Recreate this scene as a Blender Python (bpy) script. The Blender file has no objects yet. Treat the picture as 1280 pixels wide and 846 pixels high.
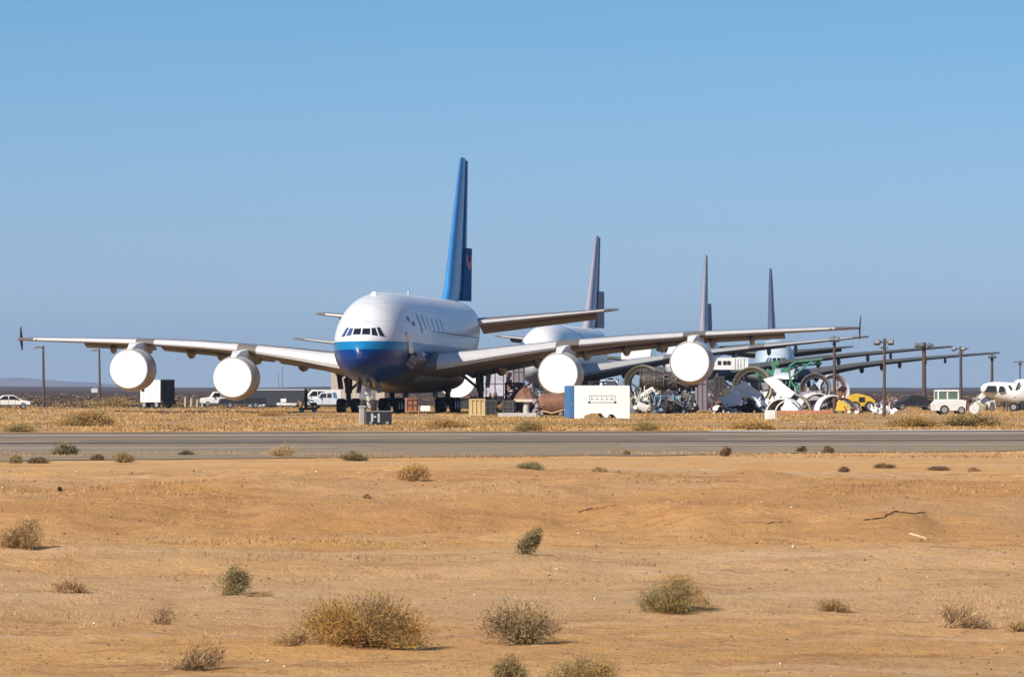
import bpy, math, random
import numpy as np
from math import radians as R, sin, cos, pi
from mathutils import Vector, Matrix

random.seed(7); rng = np.random.default_rng(7)
sc = bpy.context.scene
COL = sc.collection

# ------------------------------------------------------------------ camera
F, HZ, CH = 6500.0, 486.0, 2.2          # focal length in px of the 1280 px picture, horizon row, eye height
cam_d = bpy.data.cameras.new('camera'); cam = bpy.data.objects.new('camera', cam_d); COL.objects.link(cam)
cam_d.sensor_width = 36; cam_d.lens = F/1280*36
cam_d.clip_start = 1; cam_d.clip_end = 90000
cam.location = (0, 0, CH); cam.rotation_euler = (R(90)+math.atan((HZ-423)/F), 0, 0)
sc.camera = cam

# ------------------------------------------------------------------ sky, sun, exposure
SUN_EL = 36.0
SUN_AZ = (-0.66, -0.75)                 # horizontal direction towards the sun
w = bpy.data.worlds.new('World'); sc.world = w; w.use_nodes = True
nt = w.node_tree; bg = nt.nodes['Background']
sky = nt.nodes.new('ShaderNodeTexSky'); sky.sky_type = 'NISHITA'; sky.sun_disc = False
sky.sun_elevation = R(SUN_EL); sky.sun_rotation = math.atan2(SUN_AZ[0], SUN_AZ[1])
sky.altitude = 700; sky.air_density = 1.0; sky.dust_density = 0.15; sky.ozone_density = 3.0
tc = nt.nodes.new('ShaderNodeTexCoord'); sx = nt.nodes.new('ShaderNodeSeparateXYZ')
rp = nt.nodes.new('ShaderNodeValToRGB'); mul = nt.nodes.new('ShaderNodeMix'); mul.data_type = 'RGBA'; mul.blend_type = 'MULTIPLY'
mul.inputs[0].default_value = 1.0
nt.links.new(tc.outputs['Generated'], sx.inputs[0]); nt.links.new(sx.outputs['Z'], rp.inputs[0])
SKYRAMP = [(0.0, (0.48, 0.62, 0.98)), (0.03, (0.40, 0.55, 0.85)), (0.075, (0.30, 0.515, 0.73)), (0.35, (0.8, 0.9, 1.0))]
rp.color_ramp.elements[0].position = 0; rp.color_ramp.elements[1].position = 0.35
for e, (p, c) in zip(rp.color_ramp.elements, (SKYRAMP[0], SKYRAMP[-1])): e.color = (*c, 1)
for p, c in SKYRAMP[1:-1]:
    e = rp.color_ramp.elements.new(p); e.color = (*c, 1)
nt.links.new(sky.outputs[0], mul.inputs[6]); nt.links.new(rp.outputs[0], mul.inputs[7])
nt.links.new(mul.outputs[2], bg.inputs[0]); bg.inputs[1].default_value = 0.08
sd = bpy.data.lights.new('sun', 'SUN'); so = bpy.data.objects.new('sun', sd); COL.objects.link(so)
sd.energy = 4.2; sd.angle = R(0.5); sd.color = (1.0, 0.93, 0.82)
hl = math.hypot(*SUN_AZ); sv = Vector((SUN_AZ[0]/hl*cos(R(SUN_EL)), SUN_AZ[1]/hl*cos(R(SUN_EL)), sin(R(SUN_EL))))
so.rotation_euler = sv.to_track_quat('Z', 'Y').to_euler(); so.location = (-60, 100, 80)
sc.view_settings.view_transform = 'Standard'; sc.view_settings.look = 'None'
sc.view_settings.exposure = 0.66; sc.view_settings.gamma = 1; sc.view_settings.use_curve_mapping = False
sc.cycles.max_bounces = 6; sc.cycles.volume_bounces = 0; sc.cycles.use_denoising = True

def X(px, d): return (px-640)*d/F                 # world x of something seen at column px, d metres away
def D(y): return F*CH/(y-HZ)                      # distance of ground seen at row y
def Z(y, d): return CH+(HZ-y)*d/F                 # height of something seen at row y

# ------------------------------------------------------------------ helpers
def tag(o, label=None, cat=None, group=None, kind=None):
    if label: o['label'] = label
    if cat: o['category'] = cat
    if group: o['group'] = group
    if kind: o['kind'] = kind
    return o

def empty(name, loc, rz, label, cat, group=None, rx=0, ry=0):
    o = bpy.data.objects.new(name, None); COL.objects.link(o)
    o.location = loc; o.rotation_euler = (rx, ry, rz); o.empty_display_size = 0.5
    return tag(o, label, cat, group)

class MB:
    def __init__(s): s.v = []; s.f = []; s.m = []
    def add(s, verts, faces, mi=0):
        b = len(s.v); s.v += [tuple(p) for p in verts]
        s.f += [tuple(i+b for i in f) for f in faces]; s.m += [mi]*len(faces); return s
    def box(s, c, d, rz=0, rx=0, ry=0, mi=0, bev=0.0, taper=1.0):
        hx, hy, hz = d[0]/2, d[1]/2, d[2]/2
        M = Matrix.Rotation(rz, 3, 'Z') @ Matrix.Rotation(ry, 3, 'Y') @ Matrix.Rotation(rx, 3, 'X')
        c = Vector(c)
        if bev <= 0:
            P = [Vector((a*hx*(taper if k > 0 else 1), b*hy*(taper if k > 0 else 1), k*hz)) for k in (-1, 1) for b in (-1, 1) for a in (-1, 1)]
            Fc = [(0, 2, 3, 1), (4, 5, 7, 6), (0, 1, 5, 4), (2, 6, 7, 3), (0, 4, 6, 2), (1, 3, 7, 5)]
        else:                                          # vertical and top edges cut
            b_ = min(bev, hx*.9, hy*.9, hz*.9); P = []
            for z, ins in ((-hz, 0), (hz-b_, 0), (hz, b_)):
                ax, ay = hx-ins, hy-ins
                for q in ((-ax+b_, -ay), (ax-b_, -ay), (ax, -ay+b_), (ax, ay-b_), (ax-b_, ay), (-ax+b_, ay), (-ax, ay-b_), (-ax, -ay+b_)):
                    P.append(Vector((q[0], q[1], z)))
            Fc = [tuple(range(7, -1, -1)), tuple(range(16, 24))]
            for r in (0, 8):
                for i in range(8):
                    j = (i+1) % 8; Fc.append((r+i, r+j, r+8+j, r+8+i))
        return s.add([c+M@p for p in P], Fc, mi)
    def tube(s, p0, p1, r0, r1=None, n=10, mi=0, cap=True):
        r1 = r0 if r1 is None else r1; p0 = Vector(p0); p1 = Vector(p1); a = (p1-p0).normalized()
        u = a.orthogonal().normalized(); w_ = a.cross(u); P = []
        for p, r in ((p0, r0), (p1, r1)):
            for i in range(n):
                t = 2*pi*i/n; P.append(p+(u*cos(t)+w_*sin(t))*r)
        Fc = [(i, (i+1) % n, n+(i+1) % n, n+i) for i in range(n)]
        if cap: Fc += [tuple(range(n-1, -1, -1)), tuple(range(n, 2*n))]
        return s.add(P, Fc, mi)
    def lathe(s, prof, c, axis='Y', n=32, mi=0, close=False, a0=0, a1=2*pi, rz=0, ry=0, rx=0):
        M = Matrix.Rotation(rz, 3, 'Z') @ Matrix.Rotation(ry, 3, 'Y') @ Matrix.Rotation(rx, 3, 'X'); c = Vector(c)
        full = abs(a1-a0-2*pi) < 1e-6; cnt = n if full else n+1; P = []
        for (t, r) in prof:
            for i in range(cnt):
                a = a0+(a1-a0)*i/n
                q = {'Y': Vector((r*cos(a), t, r*sin(a))), 'X': Vector((t, r*cos(a), r*sin(a))), 'Z': Vector((r*cos(a), r*sin(a), t))}[axis]
                P.append(c+M@q)
        Fc = []; L = len(prof); K = L if close else L-1
        for k in range(K):
            k2 = (k+1) % L
            for i in range(n):
                j = (i+1) % cnt
                Fc.append((k*cnt+i, k*cnt+j, k2*cnt+j, k2*cnt+i))
        if not full and close:
            Fc.append(tuple(k*cnt for k in range(L))); Fc.append(tuple(k*cnt+n for k in range(L-1, -1, -1)))
        return s.add(P, Fc, mi)
    def prism(s, pts, y0, y1, c=(0, 0, 0), rz=0, mi=0):      # outline in x,z, extruded along y
        M = Matrix.Rotation(rz, 3, 'Z'); c = Vector(c); n = len(pts)
        P = [c+M@Vector((x, y, z)) for y in (y0, y1) for (x, z) in pts]
        Fc = [tuple(range(n)), tuple(range(2*n-1, n-1, -1))]+[(i, n+i, n+(i+1) % n, (i+1) % n) for i in range(n)]
        return s.add(P, Fc, mi)
    def build(s, name, mats, parent=None, smooth=False, angle=35):
        me = bpy.data.meshes.new(name); me.from_pydata(s.v, [], s.f)
        mats = mats if isinstance(mats, (list, tuple)) else [mats]
        for m in mats: me.materials.append(m)
        me.polygons.foreach_set('material_index', s.m)
        me.validate(); me.update()
        import bmesh
        bm = bmesh.new(); bm.from_mesh(me); bmesh.ops.recalc_face_normals(bm, faces=bm.faces); bm.to_mesh(me); bm.free()
        if smooth:
            me.polygons.foreach_set('use_smooth', [True]*len(me.polygons))
            me.set_sharp_from_angle(angle=R(angle))
        o = bpy.data.objects.new(name, me); COL.objects.link(o)
        if parent: o.parent = parent
        return o

# ------------------------------------------------------------------ materials
def mat(name, col, rough=0.6, metal=0.0, var=0.12, scale=3.0, dirt=None, dirt_amt=0.0, bump=0.0, bscale=20.0, spec=0.5, coat=0.0):
    m = bpy.data.materials.new(name); m.use_nodes = True; n = m.node_tree; b = n.nodes['Principled BSDF']
    b.inputs['Roughness'].default_value = rough; b.inputs['Metallic'].default_value = metal
    b.inputs['Specular IOR Level'].default_value = spec; b.inputs['Coat Weight'].default_value = coat
    t = n.nodes.new('ShaderNodeTexCoord'); no = n.nodes.new('ShaderNodeTexNoise')
    no.inputs['Scale'].default_value = scale; no.inputs['Detail'].default_value = 6; no.inputs['Roughness'].default_value = 0.65
    n.links.new(t.outputs['Object'], no.inputs['Vector'])
    r = n.nodes.new('ShaderNodeValToRGB'); r.color_ramp.elements[0].position = 0.3; r.color_ramp.elements[1].position = 0.7
    r.color_ramp.elements[0].color = (*[c*(1-var) for c in col], 1); r.color_ramp.elements[1].color = (*[min(1, c*(1+var)) for c in col], 1)
    n.links.new(no.outputs[0], r.inputs[0]); last = r.outputs[0]
    if dirt_amt > 0:
        n2 = n.nodes.new('ShaderNodeTexNoise'); n2.inputs['Scale'].default_value = scale*0.35; n2.inputs['Detail'].default_value = 8; n2.inputs['Roughness'].default_value = 0.7
        n.links.new(t.outputs['Object'], n2.inputs['Vector'])
        r2 = n.nodes.new('ShaderNodeMapRange'); r2.inputs[1].default_value = 0.48; r2.inputs[2].default_value = 0.72; r2.inputs[4].default_value = dirt_amt
        n.links.new(n2.outputs[0], r2.inputs[0])
        mx = n.nodes.new('ShaderNodeMix'); mx.data_type = 'RGBA'; n.links.new(r2.outputs[0], mx.inputs[0]); n.links.new(last, mx.inputs[6])
        mx.inputs[7].default_value = (*(dirt or (0.2, 0.14, 0.09)), 1); last = mx.outputs[2]
    n.links.new(last, b.inputs['Base Color'])
    if bump > 0:
        n3 = n.nodes.new('ShaderNodeTexNoise'); n3.inputs['Scale'].default_value = bscale; n3.inputs['Detail'].default_value = 5
        n.links.new(t.outputs['Object'], n3.inputs['Vector'])
        bp = n.nodes.new('ShaderNodeBump'); bp.inputs['Strength'].default_value = bump; bp.inputs['Distance'].default_value = 0.05
        n.links.new(n3.outputs[0], bp.inputs['Height']); n.links.new(bp.outputs[0], b.inputs['Normal'])
    return m

M = {}
M['white'] = mat('white_paint', (.70, .68, .64), .4, var=.06, dirt_amt=.5, dirt=(.5, .42, .33))
M['bright'] = mat('white_cover_fabric', (.82, .82, .80), .8, var=.03, bump=.6, bscale=1.6, dirt_amt=.2, dirt=(.6, .56, .5))
M['nacelle'] = mat('nacelle_paint', (.38, .34, .30), .4, var=.08, dirt_amt=.5, dirt=(.28, .22, .17))
M['wing'] = mat('wing_shaded_grey', (.17, .14, .115), .42, var=.12, scale=1.2, dirt_amt=.4, dirt=(.11, .08, .06))  # wing grey darkened: the underside's shade is put into the colour
M['fairing'] = mat('fairing_grey', (.24, .19, .15), .45, var=.15)
M['lip'] = mat('bare_metal', (.62, .61, .6), .35, .6, var=.08)
M['tyre'] = mat('tyre_rubber', (.018, .018, .018), .85, var=.2)
M['dark'] = mat('dark_steel', (.035, .03, .028), .6, .2, var=.3)
M['gear'] = mat('gear_grey', (.10, .09, .085), .5, .3, var=.25)
M['gearlight'] = mat('gear_pale', (.5, .47, .42), .5, .1, var=.2)
M['hub'] = mat('wheel_rim', (.4, .4, .4), .4, .5)
M['glass'] = mat('dark_glass', (.012, .013, .016), .08, var=.05, spec=.8)
M['blueglass'] = mat('blue_window', (.05, .07, .16), .12, spec=.8)
M['rust'] = mat('rusty_brown', (.20, .095, .055), .85, var=.35, dirt_amt=.5, dirt=(.09, .05, .04), bump=.5)
M['orange'] = mat('terracotta', (.42, .17, .085), .8, var=.3, bump=.3)
M['wood'] = mat('crate_wood', (.50, .36, .17), .8, var=.2, scale=8)
M['pole'] = mat('pole_wood', (.085, .055, .045), .9, var=.3, scale=6)
M['lamphead'] = mat('lamp_head_grey', (.16, .17, .17), .4, .3)
M['greysteel'] = mat('grey_steel', (.25, .24, .24), .5, .3, var=.2, dirt_amt=.4)
M['mauve'] = mat('mauve_grey_panel', (.22, .19, .215), .6, var=.25, scale=4, dirt_amt=.4, dirt=(.12, .09, .1))
M['lilac'] = mat('scratched_lilac_panel', (.42, .41, .47), .5, var=.3, scale=5, dirt_amt=.6, dirt=(.16, .14, .17))
M['olive'] = mat('olive_cowling', (.34, .32, .22), .55, var=.15, dirt_amt=.5, dirt=(.15, .12, .08))
M['cowl'] = mat('pale_cowling', (.70, .69, .66), .5, var=.08, dirt_amt=.5, dirt=(.35, .28, .22))
M['green'] = mat('green_primer', (.05, .19, .12), .7, var=.4, dirt_amt=.5, dirt=(.10, .12, .09))
M['paleblue'] = mat('pale_blue_tarp', (.50, .60, .70), .6, var=.12, bump=.6, bscale=3)
M['blue'] = mat('blue_paint', (.045, .15, .33), .5, var=.12)
M['bluesteel'] = mat('faded_blue_steel', (.16, .28, .38), .5, var=.25)
M['yellow'] = mat('loader_yellow', (.68, .43, .04), .5, var=.15, dirt_amt=.5)
M['black'] = mat('black_paint', (.02, .02, .024), .45, var=.2)
M['curtain'] = mat('dark_curtain', (.03, .033, .042), .7, var=.25, bump=.4, bscale=3)
M['beige'] = mat('beige_sheet_metal', (.52, .41, .31), .6, var=.06)
M['concrete'] = mat('concrete', (.42, .39, .34), .9, var=.12)
M['silver'] = mat('silver_body', (.52, .54, .57), .35, .3)
M['engine'] = mat('engine_core_brown', (.055, .042, .033), .6, .3, var=.3, scale=6)
M['marking'] = mat('faded_marking', (.40, .41, .36), .7)

def fuse_mat(name, top, band1, band2, belly, thin=True, swoosh=None, nose_only=False, z1=6.35):
    """painted hull: white crown, stripe, dark lower half, grey belly, worn by noise"""
    m = bpy.data.materials.new(name); m.use_nodes = True; n = m.node_tree; b = n.nodes['Principled BSDF']; L = n.links.new
    b.inputs['Roughness'].default_value = .3; b.inputs['Specular IOR Level'].default_value = .22
    t = n.nodes.new('ShaderNodeTexCoord'); s = n.nodes.new('ShaderNodeSeparateXYZ'); L(t.outputs['Object'], s.inputs[0])
    def math_(op, a, b_=None, c=None):
        q = n.nodes.new('ShaderNodeMath'); q.operation = op
        for i, v in enumerate((a, b_, c)):
            if v is None: continue
            if isinstance(v, (int, float)): q.inputs[i].default_value = v
            else: L(v, q.inputs[i])
        return q.outputs[0]
    def mix(f, a, c):
        q = n.nodes.new('ShaderNodeMix'); q.data_type = 'RGBA'; L(f, q.inputs[0])
        for i, v in ((6, a), (7, c)):
            if isinstance(v, tuple): q.inputs[i].default_value = (*v, 1)
            else: L(v, q.inputs[i])
        return q.outputs[2]
    z = s.outputs['Z']; y = s.outputs['Y']; x = s.outputs['X']
    seam = math_('LESS_THAN', math_('FRACT', math_('MULTIPLY', y, .41)), .035)
    seam2 = math_('LESS_THAN', math_('FRACT', math_('MULTIPLY', z, .62)), .03)
    sag = math_('MULTIPLY', y, 0.008)                     # stripes drop slightly aft
    zz = math_('ADD', z, sag)
    no = n.nodes.new('ShaderNodeTexNoise'); no.inputs['Scale'].default_value = .7; no.inputs['Detail'].default_value = 7; no.inputs['Roughness'].default_value = .7
    mp = n.nodes.new('ShaderNodeMapping'); mp.inputs['Scale'].default_value = (1, .35, 1.6); L(t.outputs['Object'], mp.inputs[0]); L(mp.outputs[0], no.inputs['Vector'])
    wear = n.nodes.new('ShaderNodeMapRange'); wear.inputs[1].default_value = .45; wear.inputs[2].default_value = .75; wear.inputs[4].default_value = .35; L(no.outputs[0], wear.inputs[0])
    c = mix(wear.outputs[0], top, tuple(v*.72 for v in top))
    if thin: c = mix(math_('MULTIPLY', math_('COMPARE', zz, 7.55, .07), math_('GREATER_THAN', y, 22)), c, band2)
    lower = band2
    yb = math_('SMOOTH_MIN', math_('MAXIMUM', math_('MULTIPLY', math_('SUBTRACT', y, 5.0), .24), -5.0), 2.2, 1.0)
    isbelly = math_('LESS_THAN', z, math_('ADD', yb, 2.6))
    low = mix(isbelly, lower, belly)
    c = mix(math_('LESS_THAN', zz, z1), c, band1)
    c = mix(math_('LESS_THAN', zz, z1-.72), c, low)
    if swoosh:
        dd = math_('ADD', math_('MULTIPLY', x, .9), math_('MULTIPLY', y, .25))
        f = math_('MULTIPLY', math_('COMPARE', dd, -1.6, .85), math_('COMPARE', z, 8.7, .9))
        c = mix(f, c, swoosh)
        f2 = math_('MULTIPLY', math_('COMPARE', math_('ADD', z, math_('MULTIPLY', y, .11)), 12.6, .16), math_('GREATER_THAN', x, 0))
        c = mix(f2, c, tuple(v*1.6 for v in swoosh))
    c = mix(math_('MULTIPLY', math_('MAXIMUM', seam, seam2), .30), c, (.12, .12, .13))
    L(c, b.inputs['Base Color'])
    return m
HULL_BLUE = fuse_mat('hull_white_over_blue', (.62, .62, .62), (.008, .15, .33), (.001, .030, .155), (.08, .075, .07))
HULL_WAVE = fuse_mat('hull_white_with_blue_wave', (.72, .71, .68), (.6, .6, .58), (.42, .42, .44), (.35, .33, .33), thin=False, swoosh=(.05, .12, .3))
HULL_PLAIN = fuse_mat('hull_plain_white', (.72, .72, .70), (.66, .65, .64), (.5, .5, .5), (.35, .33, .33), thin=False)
HULL_GREEN = fuse_mat('hull_stripped_grey_green', (.42, .50, .53), (.30, .42, .42), (.07, .24, .15), (.20, .23, .2), thin=False)

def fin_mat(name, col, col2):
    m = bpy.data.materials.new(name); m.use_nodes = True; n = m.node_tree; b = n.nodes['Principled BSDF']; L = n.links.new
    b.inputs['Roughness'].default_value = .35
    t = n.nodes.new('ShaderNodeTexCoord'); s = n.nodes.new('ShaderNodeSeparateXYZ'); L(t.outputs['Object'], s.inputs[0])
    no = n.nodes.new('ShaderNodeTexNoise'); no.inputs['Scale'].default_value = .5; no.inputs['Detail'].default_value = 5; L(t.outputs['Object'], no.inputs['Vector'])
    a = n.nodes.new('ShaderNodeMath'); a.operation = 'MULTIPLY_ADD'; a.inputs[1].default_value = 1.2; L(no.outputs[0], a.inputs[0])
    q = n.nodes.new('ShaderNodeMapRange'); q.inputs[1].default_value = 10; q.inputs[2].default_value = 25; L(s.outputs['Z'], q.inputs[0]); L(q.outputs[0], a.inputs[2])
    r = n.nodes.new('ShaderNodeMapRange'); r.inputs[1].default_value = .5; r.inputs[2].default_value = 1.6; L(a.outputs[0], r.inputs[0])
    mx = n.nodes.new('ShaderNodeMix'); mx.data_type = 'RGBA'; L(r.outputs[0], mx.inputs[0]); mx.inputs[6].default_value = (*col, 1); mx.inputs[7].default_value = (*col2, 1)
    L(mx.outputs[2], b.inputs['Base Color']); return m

# ------------------------------------------------------------------ ground
def vnoise(x, y, seed):
    xi = np.floor(x).astype(np.int64); yi = np.floor(y).astype(np.int64); fx = x-xi; fy = y-yi
    fx = fx*fx*(3-2*fx); fy = fy*fy*(3-2*fy)
    def h(a, b):
        k = (a*374761393+b*668265263+seed*1442695041) & 0xffffffff
        k = ((k ^ (k >> 13))*1274126177) & 0xffffffff
        return ((k ^ (k >> 16)) & 0xffff)/65535.0
    return (h(xi, yi)*(1-fx)+h(xi+1, yi)*fx)*(1-fy)+(h(xi, yi+1)*(1-fx)+h(xi+1, yi+1)*fx)*fy
def fbm(x, y, sc_, seed, o=5, g=.5):
    a = 1.0; t = 0; s_ = 0; f = 1/sc_
    for k in range(o):
        t = t+a*(vnoise(x*f, y*f, seed+k*17)-.5); s_ += a; a *= g; f *= 2.03
    return t/s_
def sstep(a, b, x): t = np.clip((x-a)/(b-a), 0, 1); return t*t*(3-2*t)
def ground_h(x, y):
    x = np.asarray(x, float); y = np.asarray(y, float)
    near = 1-sstep(120, 150, y)
    r = np.abs(x); edge = 80+9*fbm(x, y*0, 7, 77, 4)+5*fbm(x, y*0, 1.8, 79, 3); bank = .42*sstep(0, 4.5, y-edge)*(1-sstep(108, 146, y))*(.75+.9*fbm(x, y, 11, 81, 3))*(1-sstep(60, 120, r))
    edge2 = 63+6*fbm(x, y*0, 5, 87, 4); bank = bank+.15*sstep(0, 2.0, y-edge2)*(1-sstep(66, 80, y))*(x > -60)*(x < 60)
    berm = np.exp(-((y-(92+2.5*np.sin(x*.35)))/6.5)**2)*(.16+.42*fbm(x, y, 4, 41, 5, .6)) + np.exp(-((y-(72+3*np.sin(x*.3+1)))/4.)**2)*.12*(.4+fbm(x, y, 4, 43, 4))
    z = near*(bank+fbm(x, y, 9, 3)*.30+fbm(x, y, 1.7, 9, 5, .62)*.20+np.clip(fbm(x, y, 2.6, 99, 5, .55)-.10, 0, 1)*.45*sstep(60, 75, y)*(1-sstep(115, 135, y))+berm*(1-sstep(40, 90, r)))
    strip = sstep(262, 272, y)*(1-sstep(600, 700, y))
    z = z+strip*fbm(x, y, 14, 21, 3)*.12
    far = sstep(1500, 5000, y)
    z = z+far*(3.0*(fbm(x, y, 900, 5, 4)+.25)*sstep(1500, 9000, y)+1.5*sstep(2500, 5000, y)*(x < 0)*sstep(0, 400, -x))
    return z-0.02*near

def axis(dense, step, out, growth):
    a = [0.0]; s_ = step
    while a[-1] < out:
        if a[-1] > dense: s_ *= growth
        a.append(a[-1]+s_)
    return np.array(a)
xa = axis(9, .10, 26000, 1.06); xs = np.concatenate([-xa[:0:-1], xa])
ya = 14+axis(100, .16, 26000, 1.03); ys = np.concatenate([[-2000, -400, -60, -10, 0, 6, 10], ya])
GX, GY = np.meshgrid(xs, ys); GZ = ground_h(GX, GY)
nx, ny = len(xs), len(ys)
V = np.stack([GX, GY, GZ], -1).reshape(-1, 3)
idx = np.arange(nx*ny).reshape(ny, nx)
Q = np.stack([idx[:-1, :-1], idx[:-1, 1:], idx[1:, 1:], idx[1:, :-1]], -1).reshape(-1, 4)
def np_mesh(name, V, Q, mats, mi=None, smooth=False):
    me = bpy.data.meshes.new(name); k = Q.shape[1]
    me.vertices.add(len(V)); me.vertices.foreach_set('co', V.astype(np.float32).ravel())
    me.loops.add(Q.size); me.loops.foreach_set('vertex_index', Q.astype(np.int32).ravel())
    me.polygons.add(len(Q)); me.polygons.foreach_set('loop_start', np.arange(0, Q.size, k, dtype=np.int32))
    for m in (mats if isinstance(mats, (list, tuple)) else [mats]): me.materials.append(m)
    if mi is not None: me.polygons.foreach_set('material_index', mi.astype(np.int32))
    if smooth: me.polygons.foreach_set('use_smooth', np.ones(len(Q), bool))
    me.update(calc_edges=True)
    o = bpy.data.objects.new(name, me); COL.objects.link(o); return o

def ground_mat():
    m = bpy.data.materials.new('desert_sand'); m.use_nodes = True; n = m.node_tree; b = n.nodes['Principled BSDF']; L = n.links.new
    b.inputs['Roughness'].default_value = .95; b.inputs['Specular IOR Level'].default_value = .1
    t = n.nodes.new('ShaderNodeTexCoord')
    def noise(s, d=8, r=.6, v=None):
        q = n.nodes.new('ShaderNodeTexNoise'); q.inputs['Scale'].default_value = s; q.inputs['Detail'].default_value = d; q.inputs['Roughness'].default_value = r
        L(v or t.outputs['Object'], q.inputs['Vector']); return q.outputs[0]
    def rng_(v, a, b_, lo=0, hi=1):
        q = n.nodes.new('ShaderNodeMapRange'); L(v, q.inputs[0]); q.inputs[1].default_value = a; q.inputs[2].default_value = b_; q.inputs[3].default_value = lo; q.inputs[4].default_value = hi; return q.outputs[0]
    def mix(f, a, c):
        q = n.nodes.new('ShaderNodeMix'); q.data_type = 'RGBA'; L(f, q.inputs[0])
        for i, v in ((6, a), (7, c)):
            if isinstance(v, tuple): q.inputs[i].default_value = (*v, 1)
            else: L(v, q.inputs[i])
        return q.outputs[2]
    def mul_(a, c):
        q = n.nodes.new('ShaderNodeMath'); q.operation = 'MULTIPLY'; L(a, q.inputs[0])
        if isinstance(c, (int, float)): q.inputs[1].default_value = c
        else: L(c, q.inputs[1])
        return q.outputs[0]
    s = n.nodes.new('ShaderNodeSeparateXYZ'); L(t.outputs['Object'], s.inputs[0]); y = s.outputs['Y']
    c = mix(rng_(noise(.12, 6), .38, .62), (.69, .37, .125), (.72, .42, .185))
    c = mix(mul_(rng_(noise(.035, 5), .5, .66), .8), c, (.57, .29, .105))
    c = mix(mul_(rng_(noise(.9, 10, .75), .50, .64), .5), c, (.33, .165, .07))
    c = mix(mul_(rng_(noise(9, 8, .75), .56, .70), .55), c, (.23, .125, .065))
    c = mix(mul_(rng_(noise(4.5, 8, .75), .56, .66), .5), c, (.30, .145, .055))
    c = mix(mul_(rng_(noise(.33, 8, .7), .54, .64), .55), c, (.42, .20, .075))
    c = mix(mul_(rng_(noise(26, 4, .7), .60, .7), .5), c, (.62, .46, .30))
    mp = n.nodes.new('ShaderNodeMapping'); mp.inputs['Scale'].default_value = (.30, .75, 1); L(t.outputs['Object'], mp.inputs[0])
    st = rng_(noise(1.0, 9, .72, mp.outputs[0]), .555, .60)
    c = mix(mul_(st, .5), c, (.30, .14, .055))
    mp2 = n.nodes.new('ShaderNodeMapping'); mp2.inputs['Scale'].default_value = (.10, .5, 1); mp2.inputs['Location'].default_value = (7, 3, 0); L(t.outputs['Object'], mp2.inputs[0])
    c = mix(mul_(rng_(noise(1.0, 7, .65, mp2.outputs[0]), .53, .62), .5), c, (.75, .50, .30))
    band = mul_(rng_(y, 76, 84), rng_(y, 118, 98))
    c = mix(mul_(band, mul_(rng_(noise(.22, 9, .7, mp.outputs[0]), .42, .55), .7)), c, (.50, .225, .075))
    c = mix(mul_(band, mul_(rng_(noise(1.9, 9, .75, mp.outputs[0]), .53, .58), .75)), c, (.27, .125, .05))
    # orange ridge zone, pale flat in the middle distance
    c = mix(mul_(mul_(rng_(y, 66, 80), rng_(y, 118, 96)), .55), c, (.55, .285, .105))
    c = mix(mul_(rng_(noise(.07, 7, .65), .50, .62), .5), c, (.62, .40, .21))
    c = mix(mul_(mul_(rng_(y, 48, 56), rng_(y, 70, 62)), .45), c, (.58, .375, .20))
    # straw coloured turf behind the taxiway
    g = mix(rng_(noise(.25, 8, .7), .4, .6), (.42, .245, .10), (.52, .32, .165))
    g = mix(mul_(rng_(noise(1.1, 6, .7), .5, .62), .7), g, (.24, .17, .05))
    c = mix(rng_(y, 259, 262), c, g)
    # brown scrub plain far away
    fs = mix(rng_(noise(.02, 8, .7), .42, .6), (.085, .045, .03), (.05, .03, .021))
    fs = mix(rng_(noise(.11, 5, .7), .52, .6), fs, (.08, .065, .04))
    c = mix(rng_(y, 545, 650), c, fs)
    L(c, b.inputs['Base Color'])
    hgt = n.nodes.new('ShaderNodeMath'); hgt.operation = 'ADD'; L(mul_(noise(3.2, 10, .72), 1.0), hgt.inputs[0]); L(mul_(noise(16, 5, .7), .28), hgt.inputs[1])
    bp = n.nodes.new('ShaderNodeBump'); bp.inputs['Strength'].default_value = .9; bp.inputs['Distance'].default_value = .16
    L(hgt.outputs[0], bp.inputs['Height']); L(bp.outputs[0], b.inputs['Normal'])
    return m
SAND = ground_mat()
tag(np_mesh('ground', V, Q, SAND, smooth=True), kind='structure')

# taxiway: strip of old asphalt with a crumbling near edge, sheets 4 mm apart
def asphalt(name, a, b_, crack=True):
    m = mat(name, a, .9, var=.22, scale=.6, dirt_amt=.6, dirt=b_, spec=.2)
    return m
ASPH = asphalt('old_asphalt', (.235, .17, .105), (.29, .205, .12))
ASPH2 = asphalt('shoulder_asphalt', (.25, .185, .115), (.36, .24, .13))
CONC = mat('pale_concrete', (.50, .46, .41), .9, var=.1, scale=.8)
DARKS = mat('tar_seam', (.035, .03, .028), .8, var=.3)
WLINE = mat('worn_white_line', (.52, .48, .43), .8, var=.2, scale=2)
XR = np.concatenate([np.arange(-1500, -60, 40), np.arange(-60, 60, .6), np.arange(60, 1501, 40)])
def strip(name, y0, y1, z, m, j0=0, j1=0, x0=-1500, x1=1500, slope=0.30, seed=1, s0=None):
    s0 = slope if s0 is None else s0
    xx = XR[(XR >= x0) & (XR <= x1)]
    n_ = len(xx)
    cx = np.clip(xx, -45, 45); e0 = y0+s0*cx+j0*(fbm(xx, xx*0+3, 9, seed, 4)*2+fbm(xx, xx*0+9, 1.5, seed+3, 3)*.6); e1 = y1+slope*cx+j1*fbm(xx, xx*0+7, 4, seed+9, 4)
    rows = [e0+(e1-e0)*k/4 for k in range(5)]
    Vv = np.stack([np.tile(xx, 5), np.concatenate(rows), np.full(5*n_, z)], -1)
    id_ = np.arange(5*n_).reshape(5, n_)
    Qq = np.stack([id_[:-1, :-1], id_[:-1, 1:], id_[1:, 1:], id_[1:, :-1]], -1).reshape(-1, 4)
    return tag(np_mesh(name, Vv, Qq, m), kind='structure')
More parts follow.
